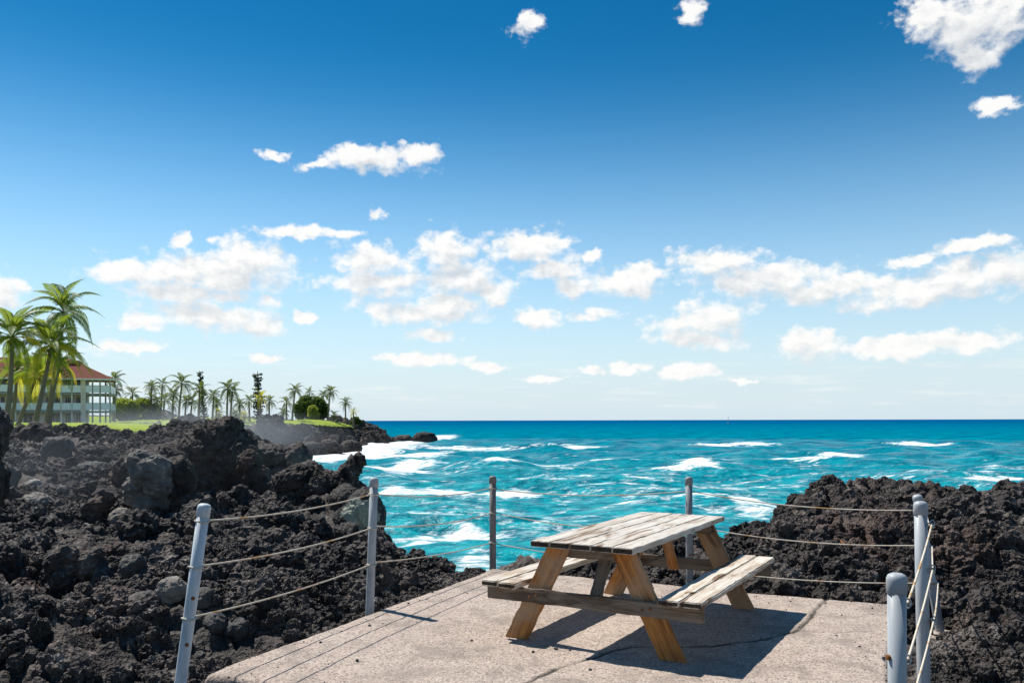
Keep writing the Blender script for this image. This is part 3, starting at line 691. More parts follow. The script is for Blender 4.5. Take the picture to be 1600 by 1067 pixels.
for (nm, lb, x, y, d, rx, ry, rd, m, sd) in [
    ('dark_boulder', 'dark broken boulder below the lawn strip, second from the left edge', 58, 676, 41, 26, 18, .8, M_ROCK, 41),
    ('squat_boulder', 'squat dark boulder with a shaded hollow side, below the first palms', 88, 700, 36, 24, 22, .6, M_DARK, 43),
    ('flat_black_rock', 'flat black jagged rock in the middle of the brown basin', 145, 702, 39, 24, 9, .6, M_ROCK, 47),
    ('curved_ledge_rock', 'dark scooped ledge of rock at the left foot of the outcrop', 145, 730, 33, 28, 11, .7, M_DARK, 48),
    ('pale_boulder', 'rounded pale stone lying alone on the left of the basin', 52, 756, 26.5, 14, 9.5, .28, M_PALE, 51),
    ('pale_stone', 'smaller pale stone at the front of the basin above the near rubble', 132, 824, 18, 13, 9, .18, M_PALE, 53),
    ('small_grey_stone', 'small grey stone just right of the rounded pale one', 97, 764, 26, 9, 8, .18, M_BOULD, 54),
    ('brown_boulder', 'low brown boulder in front of the rounded pale stone', 56, 783, 23.5, 28, 16, .5, M_BOULD, 55),
    ('misty_boulder', 'big bluish boulder at the left picture edge beside the basin', 4, 752, 19, 24, 34, .4, M_DARK, 57),
    ('tan_boulder', 'tan ribbed boulder under the layered pale boulder', 190, 812, 20, 22, 20, .35, M_BOULD, 58),
    ('shadow_boulder', 'large dark boulder in the gully left of the leaning white post', 208, 884, 11.2, 22, 22, .22, M_DARK, 59),
    ('block_boulder', 'angular dark block lying left of the gully boulder', 166, 893, 11, 17, 14, .16, M_DARK, 60),
    ('slab_boulder', 'broad dark boulder with a tan top, left of the leaning white post', 217, 940, 8.9, 34, 17, .24, M_DARK, 61),
    ('tan_topped_boulder', 'tan-topped boulder touching the leaning white post on its left', 268, 922, 9.2, 27, 22, .2, M_BOULD, 62),
    ('post_boulder', 'grey boulder just behind the leaning white post between lower ropes', 318, 935, 9.4, 20, 20, .18, M_DARK, 63),
    ('rounded_boulder', 'rounded dark boulder under the lowest rope, nearest the slab', 372, 981, 7.6, 27, 19, .16, M_DARK, 64),
    ('split_boulder', 'dark split boulder under the lowest rope, next to the leaning post', 335, 972, 7.9, 20, 20, .16, M_DARK, 65),
    ('corner_stone', 'small dark stone by the slab corner at the foot of the leaning post', 313, 1024, 5.9, 15, 11, .08, M_DARK, 66),
    ('spray_rock', 'rock with white water pouring off it in the far cove', 515, 694, 148, 16, 9, 2.5, M_FAR, 67),
    ('cove_rock', 'reddish sea rock left of the waterfalls in the far cove', 487, 697, 138, 18, 8, 2.2, M_FAR, 68),
    ('stack_rock', 'upright black rock at the head of the far cove', 480, 689, 150, 5, 9, 1.0, M_FAR, 69),
    ('low_sea_rock', 'low black rock at the waterline below the far headland', 548, 693, 156, 14, 7, 2.2, M_FAR, 70),
    ('point_rock', 'low black rock in the surf off the tip of the far headland', 664, 679, 222, 16, 4, 2, M_FAR, 71),
    ('wave_rock', 'black rock at the surf-beaten tip of the far headland', 632, 686, 215, 14, 7, 2.5, M_FAR, 72)]:
    if d < 60: d = ground_hit(x, y + ry*.55)
    s = d/F; r2 = np.random.default_rng(sd); c = at(x, y, d); rd = min(rd, rx*s*1.1)
    bl = [(0, 0, 0, rx*s*.8, rd, ry*s*.9)] + [(r2.uniform(-.5, .5)*rx*s, r2.uniform(-.4, .4)*rd, r2.uniform(-.5, .3)*ry*s, rx*s*r2.uniform(.35, .6), rd*.6, ry*s*r2.uniform(.4, .7), (r2.uniform(-.4, .4), r2.uniform(-.4, .4), 0)) for _ in range(4)]
    if d > 100: bl.append((0, 0, (SEA-c.z)*.6, rx*s*1.2, rd*1.1, abs(SEA-c.z)*.7+.5))
    smooth = m in (M_PALE, M_BOULD, M_DARK) and d < 60
    e = rock_mesh(nm, bl, max(min(rx, ry)*s/9, .012), min(rx, ry)*s*(.19 if smooth else .24), sd, lump=.75 if smooth else 1)
    tag(link(nm, e, m, loc=c), lb, 'boulder' if 'boulder' in nm else ('stone' if 'stone' in nm else 'rock'))

# clinker: loose lumps nobody could count, instanced over the rubble
def build_clinker():
    pc = bpy.data.collections.new('clinker_shapes')
    for k in range(9):
        r2 = np.random.default_rng(200+k)
        bm = bmesh.new(); bmesh.ops.create_icosphere(bm, subdivisions=4, radius=1)
        c = np.array([v.co[:] for v in bm.verts]); nn = c.copy()
        c *= r2.uniform(.65, 1.15, 3)
        s = 300+k*31
        r = fbm(c[:, 0]*.9, c[:, 1]*.9, c[:, 2]*.9, 3, .5, s)*.65 + fbm(c[:, 0]*1.9, c[:, 1]*1.9, c[:, 2]*1.9, 4, .65, s+5, True)*.42 + fbm(c[:, 0]*5, c[:, 1]*5, c[:, 2]*5, 3, .65, s+9)*.24
        c = c + nn*r[:, None]
        for v, p in zip(bm.verts, c): v.co = p
        me = bpy.data.meshes.new('clinker'); bm.to_mesh(me); bm.free()
        me.polygons.foreach_set('use_smooth', [False]*len(me.polygons)); me.materials.append(M_CLINK if k % 4 else M_LAVA)
        pc.objects.link(bpy.data.objects.new('clinker', me))
    n = 330000
    a = rng.uniform(R(-42), R(42), n); d = np.exp(rng.uniform(math.log(2.6), math.log(58), n)); x, y = d*np.sin(a), d*np.cos(a)
    sd = poly_sd(x, y, COAST); sl = poly_sd(x, y, SLABP); lw = lawn_sd(x, y)
    s = .022*d**.72 * np.exp(rng.normal(0, .55, n)) * .30 * (1-.45*sst(d, 34, 50))
    dens = vnoise(x*.6, y*.6, x*0, 77)*.5 + vnoise(x*2.0, y*2.0, x*0, 78)*.4
    keep = (sd > -.4) & (-sl > s*.9+.015) & (lw < -.8) & (dens*1.7 + rng.uniform(-.5, .6, n) > .0)
    x, y, s, d = x[keep], y[keep], s[keep], d[keep]
    nf = 60000; a2 = rng.uniform(R(-33), R(-2), nf); d2 = rng.uniform(58, 245, nf); x2, y2 = d2*np.sin(a2), d2*np.cos(a2)
    s2 = .0023*d2*np.exp(rng.normal(0, .45, nf)); k2 = (poly_sd(x2, y2, COAST) > -3.5) & (poly_sd(x2, y2, COAST) < 22) & (lawn_sd(x2, y2) < -1.0)
    x, y, s, d = [np.concatenate(v) for v in ((x, x2[k2]), (y, y2[k2]), (s, s2[k2]), (d, d2[k2]))]
    close = poly_sd(x, y, SLABP) > -.5; s = np.where(close, np.minimum(s, .055), s)
    z = terr(x, y) + s*rng.uniform(-.25, .35, len(s)); ok = z > SEA-.8; x, y, z, s = x[ok], y[ok], z[ok], s[ok]
    ng = 2200; uu = rng.uniform(0, 1, ng); vv = rng.uniform(0, 1, ng); ed = rng.integers(0, 4, ng); t_ = np.abs(rng.normal(0, .045, ng))
    uu = np.where(ed == 0, t_, np.where(ed == 1, 1-t_, uu)); vv = np.where(ed == 2, 1-t_, vv)          # grit blown onto the slab, most along its edges
    sg = .0021*np.exp(rng.normal(0, .5, ng))
    x = np.append(x, A_.x + (D_-A_).x*uu + (B_-A_).x*vv); y = np.append(y, A_.y + (D_-A_).y*uu + (B_-A_).y*vv); z = np.append(z, sg*.4-.004); s = np.append(s, sg)
    me = bpy.data.meshes.new('loose_clinker'); me.vertices.add(len(x)); me.vertices.foreach_set('co', np.stack([x, y, z], -1).astype(np.float32).ravel())
    for nm, arr, ty in (('scl', s, 'FLOAT'), ('pick', rng.integers(0, 9, len(s)), 'INT')):
        at_ = me.attributes.new(nm, ty, 'POINT'); at_.data.foreach_set('value', arr.astype(np.float32 if ty == 'FLOAT' else np.int32))
    at_ = me.attributes.new('rot', 'FLOAT_VECTOR', 'POINT'); at_.data.foreach_set('vector', rng.uniform(0, 6.28, (len(s), 3)).astype(np.float32).ravel())
    o = link('loose_clinker', me); structure(o, 'stuff', 'loose clinker lumps covering the lava shore')
    g = bpy.data.node_groups.new('scatter', 'GeometryNodeTree')
    g.interface.new_socket('Geometry', in_out='INPUT', socket_type='NodeSocketGeometry'); g.interface.new_socket('Geometry', in_out='OUTPUT', socket_type='NodeSocketGeometry')
    N = g.nodes; gi = N.new('NodeGroupInput'); go = N.new('NodeGroupOutput'); ip = N.new('GeometryNodeInstanceOnPoints'); ci = N.new('GeometryNodeCollectionInfo')
    ci.inputs['Collection'].default_value = pc; ci.inputs['Separate Children'].default_value = True; ci.inputs['Reset Children'].default_value = True
    def na(nm, ty):
        k = N.new('GeometryNodeInputNamedAttribute'); k.data_type = ty; k.inputs['Name'].default_value = nm
        return [q for q in k.outputs if q.enabled][0]
    L = g.links; L.new(gi.outputs[0], ip.inputs['Points']); L.new(ci.outputs[0], ip.inputs['Instance']); ip.inputs['Pick Instance'].default_value = True
    L.new(na('pick', 'INT'), ip.inputs['Instance Index']); L.new(na('scl', 'FLOAT'), ip.inputs['Scale'])
    e2r = N.new('FunctionNodeEulerToRotation'); L.new(na('rot', 'FLOAT_VECTOR'), e2r.inputs[0]); L.new(e2r.outputs[0], ip.inputs['Rotation'])
    L.new(ip.outputs[0], go.inputs[0])
    md = o.modifiers.new('scatter', 'NODES'); md.node_group = g
    print('clinker', len(s))
build_clinker()

# ------------------------------------------------------------------ picnic table
def board(name, parent, a, b, wvec, tvec, mats, bev=.006, seed=0, clip=0, ends=True, skew=None):
    """a plank from a to b (centre line of its middle), half-width and half-thickness vectors; local X is the grain"""
    a, b, wv, tv = Vector(a), Vector(b), Vector(wvec), Vector(tvec)
    L = (b-a).length; ex = (b-a)/L; ey = wv.normalized(); ez = tv.normalized(); hw, ht = wv.length, tv.length
    NX = 22; V = []; rr = np.random.default_rng(seed)
    prof = [(-1, -1), (1, -1), (1, 1), (-1, 1)]
    bm = bmesh.new(); rings = []
    w1 = rr.normal(0, .0022, NX+1); w2 = rr.normal(0, .0016, NX+1)
    for i in range(NX+1):
        x = -L/2 + L*i/NX; ring = []
        e = min(i, NX-i)*L/NX; cl = clip*max(0, 1-e/max(clip, 1e-6)) if clip else 0
        for (s, t_) in prof:
            xx = x
            if skew is not None and i in (0, NX): xx += skew*s*hw*(1)
            ring.append(bm.verts.new((xx, s*(hw + w1[i] - cl), t_*(ht) + w2[i])))
        rings.append(ring)
    for i in range(NX):
        for k in range(4):
            k2 = (k+1) % 4; bm.faces.new((rings[i][k], rings[i+1][k], rings[i+1][k2], rings[i][k2]))
    e0 = bm.faces.new(rings[0]); e1 = bm.faces.new(rings[-1][::-1])
    bmesh.ops.recalc_face_normals(bm, faces=bm.faces)
    long_e = [e for e in bm.edges if abs((e.verts[0].co-e.verts[1].co).x) > L/NX*.5] + list(e0.edges) + list(e1.edges)
    e0.material_index = e1.material_index = 1
    if bev: bmesh.ops.bevel(bm, geom=list(set(long_e)), offset=bev, segments=2, affect='EDGES', clamp_overlap=True)
    for f in bm.faces: f.smooth = False
    me = bpy.data.meshes.new(name); bm.to_mesh(me); bm.free()
    for m_ in mats: me.materials.append(m_)
    o = link(name, me, None, parent)
    M = Matrix((ex, ey, ez)).transposed().to_4x4(); M.translation = (a+b)/2; o.matrix_local = M
    return o
TH = 1.0426
def build_table():
    T = thing('picnic_table', 'weathered wooden picnic table with attached benches on the concrete slab', 'table', (1.009, 6.6652, 0), TH - math.pi/2)
    Wd, L, Ht, Hb, b1, b2, Lb = .79, 2.15, .76, .43, .54, .845, 1.035
    Vf, lw = .896, .185; th = .042
    n = 5; pw = Wd/n
    for k in range(n):
        uc = -Wd/2 + pw*(k+.5); dl = [0, -.004, .003, .006, -.002][k]
        board('tabletop_plank', T, (uc, -L/2+dl, Ht-th/2), (uc, L/2-dl, Ht-th/2+[0, .002, -.001, .001, 0][k]), (pw/2-.0035, 0, 0), (0, 0, th/2), [M_TOP, M_END], seed=k, bev=.005)
    for s in (-1, 1):
        hw = (b2-b1)/4
        for k in range(2):
            uc = s*(b1 + hw*(1+2*k))
            p = board('bench_plank', T, (uc, -Lb+.01*k, Hb-th/2), (uc, Lb-.012*k, Hb-th/2 + (.012 if s > 0 else 0)), (hw-.003, 0, 0), (0, 0, th/2), [M_BENCH, M_END], seed=20+k+s*3, bev=.008)
    for vs in (-1, 1):
        v = vs*Vf
        # top cleat, seat beam, legs, brace
        board('top_cleat', T, (-.345, v-vs*.041, Ht-th-.047), (.345, v-vs*.041, Ht-th-.047), (0, 0, .045), (0, .019, 0), [M_BEAM, M_END], seed=30+vs)
        board('seat_beam', T, (-.83, v+vs*.041, .337), (.83, v+vs*.041, .337), (0, 0, .0515), (0, .0195, 0), [M_BEAM, M_BEAM], seed=33+vs)
        for s in (-1, 1):
            zt = Ht-th-.004; bot = Vector((s*(.70-lw/2), v, 0)); top = Vector((s*.245, v, zt))
            d = (top-bot).normalized(); hx = lw/2*d.z                # leg cut level at foot and head
            side = Vector((d.z, 0, -d.x))
            lg = board('leg', T, bot, top, side*hx*1.0, (0, .0195, 0), [M_LEG, M_LEG], seed=40+s+2*vs, bev=.004, skew=(d.x/d.z))
            for (zz, off) in ((.337, .028), (.337, -.028)):
                c = bot + d*((zz)/d.z) + Vector((off, vs*.063, off*.25))
                Vv, Fc = lathe([(.002, 0), (.010, .001), (.009, .005), (.004, .008)], 10)
                b = link('bolt', pyd('bolt', [Matrix.Rotation(R(90)*(1 if vs < 0 else -1), 3, 'X') @ Vector(q) for q in Vv], Fc), M_RUST, T, c)
        board('brace', T, (0, v-vs*.042, .30), (0, v-vs*.33, Ht-th-.02), (.045, 0, 0), Vector((0, -vs*.40, -.26)).cross(Vector((1, 0, 0))).normalized()*0 + Vector((0, .40, vs*.258)).normalized()*.019, [M_LEG if vs > 0 else M_BEAM, M_BEAM], seed=50+vs)
    board('center_cleat', T, (-.36, 0, Ht-th-.021), (.36, 0, Ht-th-.021), (0, .045, 0), (0, 0, .019), [M_BEAM, M_END], seed=60)
    return T
build_table()

# ------------------------------------------------------------------ posts and ropes
POSTS = {}
def post(key, base, top, r, m, label, foot=None, bolts=()):
    base, top = Vector(base), Vector(top); T = thing('fence_post', label, 'post', base, 0, 'pipe posts round the slab')
    d = (top-base); Ln = d.length; ax = d.normalized(); q = ax.to_track_quat('Z', 'Y')
    V, Fc = lathe([(r*1.0, -.25), (r, 0), (r, Ln*.5), (r, Ln-.055)], 24)
    link('pipe', pyd('pipe', [q @ Vector(v) for v in V], Fc, True), m, T)
    V, Fc = lathe([(r*1.05, Ln-.085), (r*1.115, Ln-.083), (r*1.115, Ln-.03), (r*1.10, Ln-.022), (r*.95, Ln-.009), (r*.6, Ln-.002), (r*.1, Ln)], 24)
    c = pyd('cap', [q @ Vector(v) for v in V], Fc, True); link('cap', c, m, T)
    for (h, ang, mt) in bolts:
        p = ax*h + Vector((math.cos(R(ang)), math.sin(R(ang)), 0))*r
        V, Fc = lathe([(.001, .012), (.011, .010), (.012, 0), (.012, -.004)][::-1], 10)
        rot = Vector((math.cos(R(ang)), math.sin(R(ang)), 0)).to_track_quat('Z', 'Y')
        link('bolt', pyd('bolt', [rot @ Vector(v) for v in V], Fc), mt, T, p)
    POSTS[key] = (base, top, r)
    if foot:
        fx, fy, fz = foot
        r2 = np.random.default_rng(int(abs(base.x)*100)); me = rock_mesh('footing', [(0, 0, 0, fx, fy, fz), (fx*.4, -fy*.3, 0, fx*.6, fy*.6, fz*.9)], .012, .010, 90+int(base.y), lump=.6)
        tag(link('footing', me, M_FOOT, loc=base + Vector((fx*.25, -.03, -fz*.45))), foot_labels[key], 'footing')
    return T
foot_labels = {1: 'broken concrete footing at the base of the leaning white post', 5: 'flat concrete footing beside the leaning post at the back right corner', 6: 'concrete footing under the grey post on the right edge'}
g1 = Vector((-2.09, 5.2, -.10))
post(1, g1, at(319.5, 785, 5.23), .0375, M_POSTW, 'white pipe post leaning right at the near left corner of the slab', (.15, .12, .06), [(.62, -60, M_RUST), (.33, -60, M_RUST)])
post(2, (-1.235, 7.19, -.03), at(584.5, 745, 7.19), .036, M_POSTP, 'pale grey upright post halfway along the left slab edge', None, [(.6, -70, M_STEEL)])
post(3, (-.215, 9.12, -.06), at(769.7, 743, 9.12), .036, M_POSTD, 'dark weathered post at the back corner left of the table')
post(4, (1.79, 8.40, -.02), at(1076, 745, 8.40), .035, M_POSTM, 'grey post standing behind the picnic tabletop', None, [(.28, -80, M_RUST)])
b5 = Vector((3.79, 7.36, gz(3.79, 7.36)-.02)); b5.z = max(min(b5.z, -.12), -.28)
post(5, b5, at(1432.5, 774, 7.3), .037, M_POSTG, 'leaning post at the back right corner, mostly hidden by another post', (.22, .16, .04))
post(6, (2.525, 5.10, -.10), at(1438, 784, 5.12), .038, M_POSTG, 'tall grey post on the right slab edge with ropes tied down its side', (.14, .12, .06))
post(7, (1.585, 3.42, -.20), at(1400.5, 896, 3.43), .0365, M_POSTG, 'nearest grey post at bottom right, cut off by the picture edge', None, [(.84, 190, M_RUST)])

def rope_span(p, q, sag, label, loops=(), wig=0):
    p, q = Vector(p), Vector(q); n = 26; pts = []
    for i in range(n+1):
        t_ = i/n; w = p.lerp(q, t_); w.z -= 4*sag*t_*(1-t_); w.z += wig*math.sin(t_*9)*t_*(1-t_); pts.append(w)
    T = thing('rope', label, 'rope', p, 0, 'ropes strung between the posts')
    V, Fc = tube([w-p for w in pts], .0056, 8)
    link('strand', pyd('strand', V, Fc, True), M_ROPE, T)
    for k in loops:                                   # the rope goes round its post
        c, r = k; ring = []
        for i in range(19):
            a = 2*math.pi*i/18; ring.append(Vector((math.cos(a)*r, math.sin(a)*r, .006*math.sin(a*2))) + Vector(c) - p)
        V, Fc = tube(ring, .0056, 6, False); link('loop', pyd('loop', V, Fc, True), M_ROPE, T)
    return T
def on_post(key, py):
    """point on a post's axis seen at photo row py"""
    b, t_, r = POSTS[key]; k = 0
    for _ in range(30):
        c = b.lerp(t_, k); want = HC - (py-HY)/F*c.y; k = (want-b.z)/(t_.z-b.z)
    return b.lerp(t_, k)
NM = {1: 'leaning white post', 2: 'pale left-edge post', 3: 'dark corner post', 4: 'post behind the table', 5: 'hidden right corner post', 6: 'right-edge post', 7: 'nearest grey post'}
def span(a, b, ys, sags):
    for (ya, yb), sg, nm in zip(ys, sags, ('top', 'middle', 'lowest')):
        pa, pb_ = on_post(a, ya), on_post(b, yb); ra, rb = POSTS[a][2]+.006, POSTS[b][2]+.006
        dv = (pb_-pa); dv.z = 0; dv.normalize()
        lp = [(pa, ra)] if a in (1,) else []
        if b in (2, 3, 5): lp.append((pb_, rb))
        rope_span(pa + dv*ra, pb_ - dv*rb, sg, f'{nm} rope between the {NM[a]} and the {NM[b]}', lp)
span(1, 2, [(813, 771), (884, 824), (964, 881)], [.035, .035, .03])
span(2, 3, [(772, 762), (822, 801), (879, 847)], [.05, .05, .03])
span(3, 4, [(764, 768), (801, 826), (849, 888)], [.055, .07, .03])
span(4, 5, [(768, 799), (822, 854), (888, 913)], [.055, .06, .045])
# the right-hand run: ropes tied to eye bolts on the outer side of the posts
OUT = Vector((.90, -.42, 0)).normalized()
for (y5, y6, y7, nm) in ((801, 818, 947, 'top'), (853, 888, 1036, 'middle'), (910, 968, 1120, 'lowest')):
    p5 = on_post(5, y5) + OUT*.052; p6 = on_post(6, y6) + OUT*.062; p7 = on_post(7, y7) + Vector((.06, .035, 0))
    rope_span(p5, p6, .05, f'{nm} rope between the {NM[5]} and the {NM[6]}', [(p5 - OUT*.052, POSTS[5][2]+.006)])
    T = rope_span(p6, p7, .02, f'{nm} rope between the {NM[6]} and the {NM[7]}')
    ring = [Vector((0, 0, 0)) + Matrix.Rotation(R(25), 3, 'Z') @ Vector((math.cos(a)*.020, 0, math.sin(a)*.020)) for a in [2*math.pi*i/14 for i in range(15)]]
    V, Fc = tube(ring, .0042, 6, False); link('eye_bolt', pyd('eye_bolt', V, Fc, True), M_STEEL, T)
    V, Fc = tube([Vector((0, 0, 0)), -OUT*.05], .005, 6); link('eye_bolt', pyd('eye_bolt', V, Fc, True), M_STEEL, T)
    V, Fc = tube([p7-p6, p7-p6 + Vector((-.055, -.02, 0))], .006, 6); link('eye_bolt', pyd('eye_bolt', V, Fc, True), M_STEEL, T)
    V, Fc = tube([v + (p7-p6) for v in ring], .0042, 6, False); link('eye_bolt', pyd('eye_bolt', V, Fc, True), M_STEEL, T)
    kn = [Vector((.010*math.cos(a*3), .010*math.sin(a*3), -.012 - .0022*a)) for a in np.linspace(0, 6.28, 22)]
    V, Fc = tube(kn, .0055, 6); link('knot', pyd('knot', V, Fc, True), M_ROPE, T)
# small finds
V, Fc = tube([b5 + Vector((-.10, -.06, .0)), b5 + Vector((-.115, -.05, .15)), b5 + Vector((-.15, -.03, .36))], .010, 8)
tag(link('rusty_rod', pyd('rusty_rod', V, Fc, True), M_RUST), 'rusty iron rod leaning beside the hidden right corner post', 'rod')
s0 = at(1312, 873, 9.3); s1 = at(1341, 893, 8.7)
s0.z = gz(s0.x, s0.y)+.06; s1.z = gz(s1.x, s1.y)+.05; 
V, Fc = tube([s0, s0.lerp(s1, .5)+Vector((0, 0, .012)), s1], [.012, .014, .009], 7)
tag(link('driftwood_stick', pyd('driftwood_stick', V, Fc, True), M_RUST), 'short brown stick lying on the lava right of the table', 'stick')
for k, (x, y, r, lb) in enumerate([(832, 1019, .011, 'tiny dark pebble on the slab, leftmost of three below the left bench'), (867.5, 1014.5, .014, 'largest dark pebble on the slab in front of the table'),
        (890, 1017, .008, 'tiny dark pebble on the slab, rightmost of three near the crack'), (921, 1047, .010, 'dark pebble on the slab below the crack'),
        (500, 1003.6, .011, 'dark pebble near the left slab edge below the pale post'), (557, 1032, .012, 'dark pebble on the open slab at bottom left'), (576.6, 978, .012, 'dark pebble beside the shadow of the pale post')]):
    p = on_level(x, y); e = rock_mesh('pebble', [(0, 0, 0, r, r*.9, r*.7)], r/5, r*.18, 500+k)
    tag(link('pebble', e, M_DARK, loc=(p.x, p.y, r*.55)), lb, 'pebble')
# ------------------------------------------------------------------ resort building
def simple(name, c, rough=.7, spec=.3, n=0):
    def f(t):
        if n:
            a = t.noise(t.pos(), 1.3, 5, .65); S(t, color=t.mix(t.sstep(a, .3, .7), tuple(v*(1-n) for v in c), c), rough=rough, spec=spec)
        else: S(t, color=c, rough=rough, spec=spec)
    return mat(name, f)
M_WALL = simple('stucco_wall', (.72, .66, .63), n=.12)
M_WHITE = simple('white_trim', (.78, .78, .77), n=.08)
M_TRIM = simple('grey_trim', (.36, .37, .38), n=.15)
M_DOOR = simple('dark_door_glass', (.055, .06, .065), .15, .5)
M_SHUT = simple('tan_shutter', (.30, .25, .20), n=.15)
def m_roof(t):
    p = t.pos(); b = t.noise(t.vmath('MULTIPLY', p, (.6, .6, 4)), 2, 4, .6)
    S(t, color=t.mix(b, (.20, .062, .042), (.34, .12, .08)), rough=.85, spec=.2, normal=t.bump(b, .5, .1))
M_ROOF = mat('red_shingle_roof', m_roof)
def m_rail(t):
    S(t, color=(.74, .84, .97), rough=.25, spec=.4)
M_RAIL = mat('turquoise_rail_glass', m_rail)
BD = 125.0; PXM = BD/F
def build_resort():
    Z = lambda py: HC - (py-HY)*PXM
    X = lambda px: (130-800)*PXM + (px-130)*PXM*.93
    x0, xr, xp = X(-70), X(172), X(130)                # left end, right end, wide pillar
    T = thing('resort_building', 'three-storey resort building with red roof and turquoise glass balconies behind palms', 'building', (xp, BD, Z(666)), R(21))
    o_ = Vector((xp, BD, Z(666)))
    def bx(name, xa, xb, ya, yb, za, zb, m, parent=T, bev=0):
        return link(name, box_mesh(name, xa-o_.x, xb-o_.x, ya-o_.y, yb-o_.y, za-o_.z, zb-o_.z, bev), m, parent)
    fl = [Z(666), Z(640), Z(612.5), Z(588)]
    bx('wall', x0, xp-.3, BD+2.0, BD+11, fl[0], fl[3]-.02, M_WALL)
    for k in (1, 2):
        bx('balcony_slab', x0-.1, xr, BD-.05, BD+2.0-.003, fl[k]-.26, fl[k], M_TRIM)
        bx('side_balcony_slab', xp-.29, xr, BD+2.0, BD+9, fl[k]-.255, fl[k]-.004, M_TRIM)
    # bays: dividing posts, glass rails, doors
    xs = [X(v) for v in (-68, -35, -2, 31, 64, 97, 113, 130)]
    for k in (0, 1, 2):
        for a, b in zip(xs[:-1], xs[1:]):
            w = b-a
            if w < 1.2: continue
            d = bx('sliding_door', a+.25*w, a+.62*w, BD+1.94, BD+1.995, fl[k]+.02, fl[k]+2.05, M_DOOR)
            bx('door_frame', a+.425*w, a+.445*w, BD+1.90, BD+1.938, fl[k]+.02, fl[k]+2.05, M_WHITE, T)
            bx('shutter', a+.66*w, a+.93*w, BD+1.95, BD+1.994, fl[k]+.02, fl[k]+2.05, M_SHUT)
    for a in xs[:-1]:
        bx('post', a-.10, a+.10, BD-.02, BD+.16, fl[0], fl[1]-.262, M_WHITE); bx('post', a-.09, a+.09, BD+.02, BD+.18, fl[1]+.002, fl[2]-.262, M_WHITE); bx('post', a-.09, a+.09, BD+.02, BD+.18, fl[2]+.002, fl[3]-.2, M_WHITE)
    bx('pillar', xp-.32, xp+.34, BD-.12, BD+2.4, fl[0], fl[3]-.2, M_WALL)
    for k in (1, 2):
        al = [x0] + xs[1:] + [X(144), X(155.5), xr]
        for a, b in zip(al[:-1], al[1:]):
            if b-a < .4: continue
            g = bx('glass_rail', a+.12, b-.12, BD-.02, BD+.02, fl[k]+.10, fl[k]+1.14, M_RAIL)
            bx('rail', a+.08, b-.08, BD-.035, BD+.035, fl[k]+1.142, fl[k]+1.20, M_TRIM)
        g = bx('glass_rail', xr-.06, xr-.02, BD+.2, BD+8.8, fl[k]+.10, fl[k]+1.14, M_RAIL)
    for px in (144, 155.5, 170.5):
        for yy in (BD+.05, BD+8.6):
            if px == 144 and yy > BD+1: continue
            bx('post', X(px)-.11, X(px)+.11, yy, yy+.22, fl[0], fl[3]-.2, M_TRIM)
    # roof: low hip with a small raised ridge
    e = .9; ya, yb = BD-e, BD+11+e; za = fl[3]-.2; zr = Z(556); xa = x0-3; xb = xr+.45; yc = (ya+yb)/2
    rx = X(104)
    v = [(xa, ya, za), (xb, ya, za), (xb, yb, za), (xa, yb, za), (xa, yc-.6, zr), (rx, yc-.6, zr), (rx, yc+.6, zr), (xa, yc+.6, zr)]
    f = [(0, 1, 5, 4), (1, 2, 6, 5), (2, 3, 7, 6), (4, 5, 6, 7), (0, 3, 2, 1), (0, 4, 7, 3)]
    # many shallow courses of shingles on the slope seen from the shore
    rf = link('roof', pyd('roof', [Vector(p)-o_ for p in v], f), M_ROOF, T)
    n = 22
    for k in range(n):
        t0, t1 = k/n, (k+1)/n
        a0 = Vector(v[0]).lerp(Vector(v[4]), t0); b0 = Vector(v[1]).lerp(Vector(v[5]), t0); a1 = Vector(v[0]).lerp(Vector(v[4]), t1); b1 = Vector(v[1]).lerp(Vector(v[5]), t1)
        up = Vector((0, -.03, .06)); vv = [a0+up, b0+up, b1+up*.15, a1+up*.15, a0+up*.1, b0+up*.1]
        link('shingle_course', pyd('shingle_course', [p-o_ for p in vv], [(0, 1, 2, 3), (4, 5, 1, 0)]), M_ROOF, rf)
    bx('fascia', xa, xb+.03, ya-.05, ya+.03, za-.22, za+.03, M_WHITE); bx('fascia', xb, xb+.08, ya+.03, yb, za-.22, za+.03, M_WHITE)
    bx('roof_cap', X(60), X(120), yc-2.4, yc+2.4, zr-1.3, zr-.35, M_ROOF)
build_resort()
def cabin():
    ref = at(246, 656, 170); T = thing('low_house', 'low dark-roofed house half hidden behind the pale trees', 'house', ref)
    link('wall', box_mesh('wall', -1.6, 2.0, 0, 4, -.6, 1.0), M_WALL, T)
    link('window', box_mesh('window', .4, 1.3, -.05, -.004, -.1, .7), M_DOOR, T)
    v = [(-2.2, -.6, .95), (2.7, -.6, .95), (2.7, 4.6, .95), (-2.2, 4.6, .95), (-1, 2, 2.3), (.9, 2, 2.3)]
    link('roof', pyd('roof', v, [(0, 1, 5, 4), (1, 2, 5), (2, 3, 4, 5), (3, 0, 4), (0, 3, 2, 1)]), M_DARK, T)
cabin()

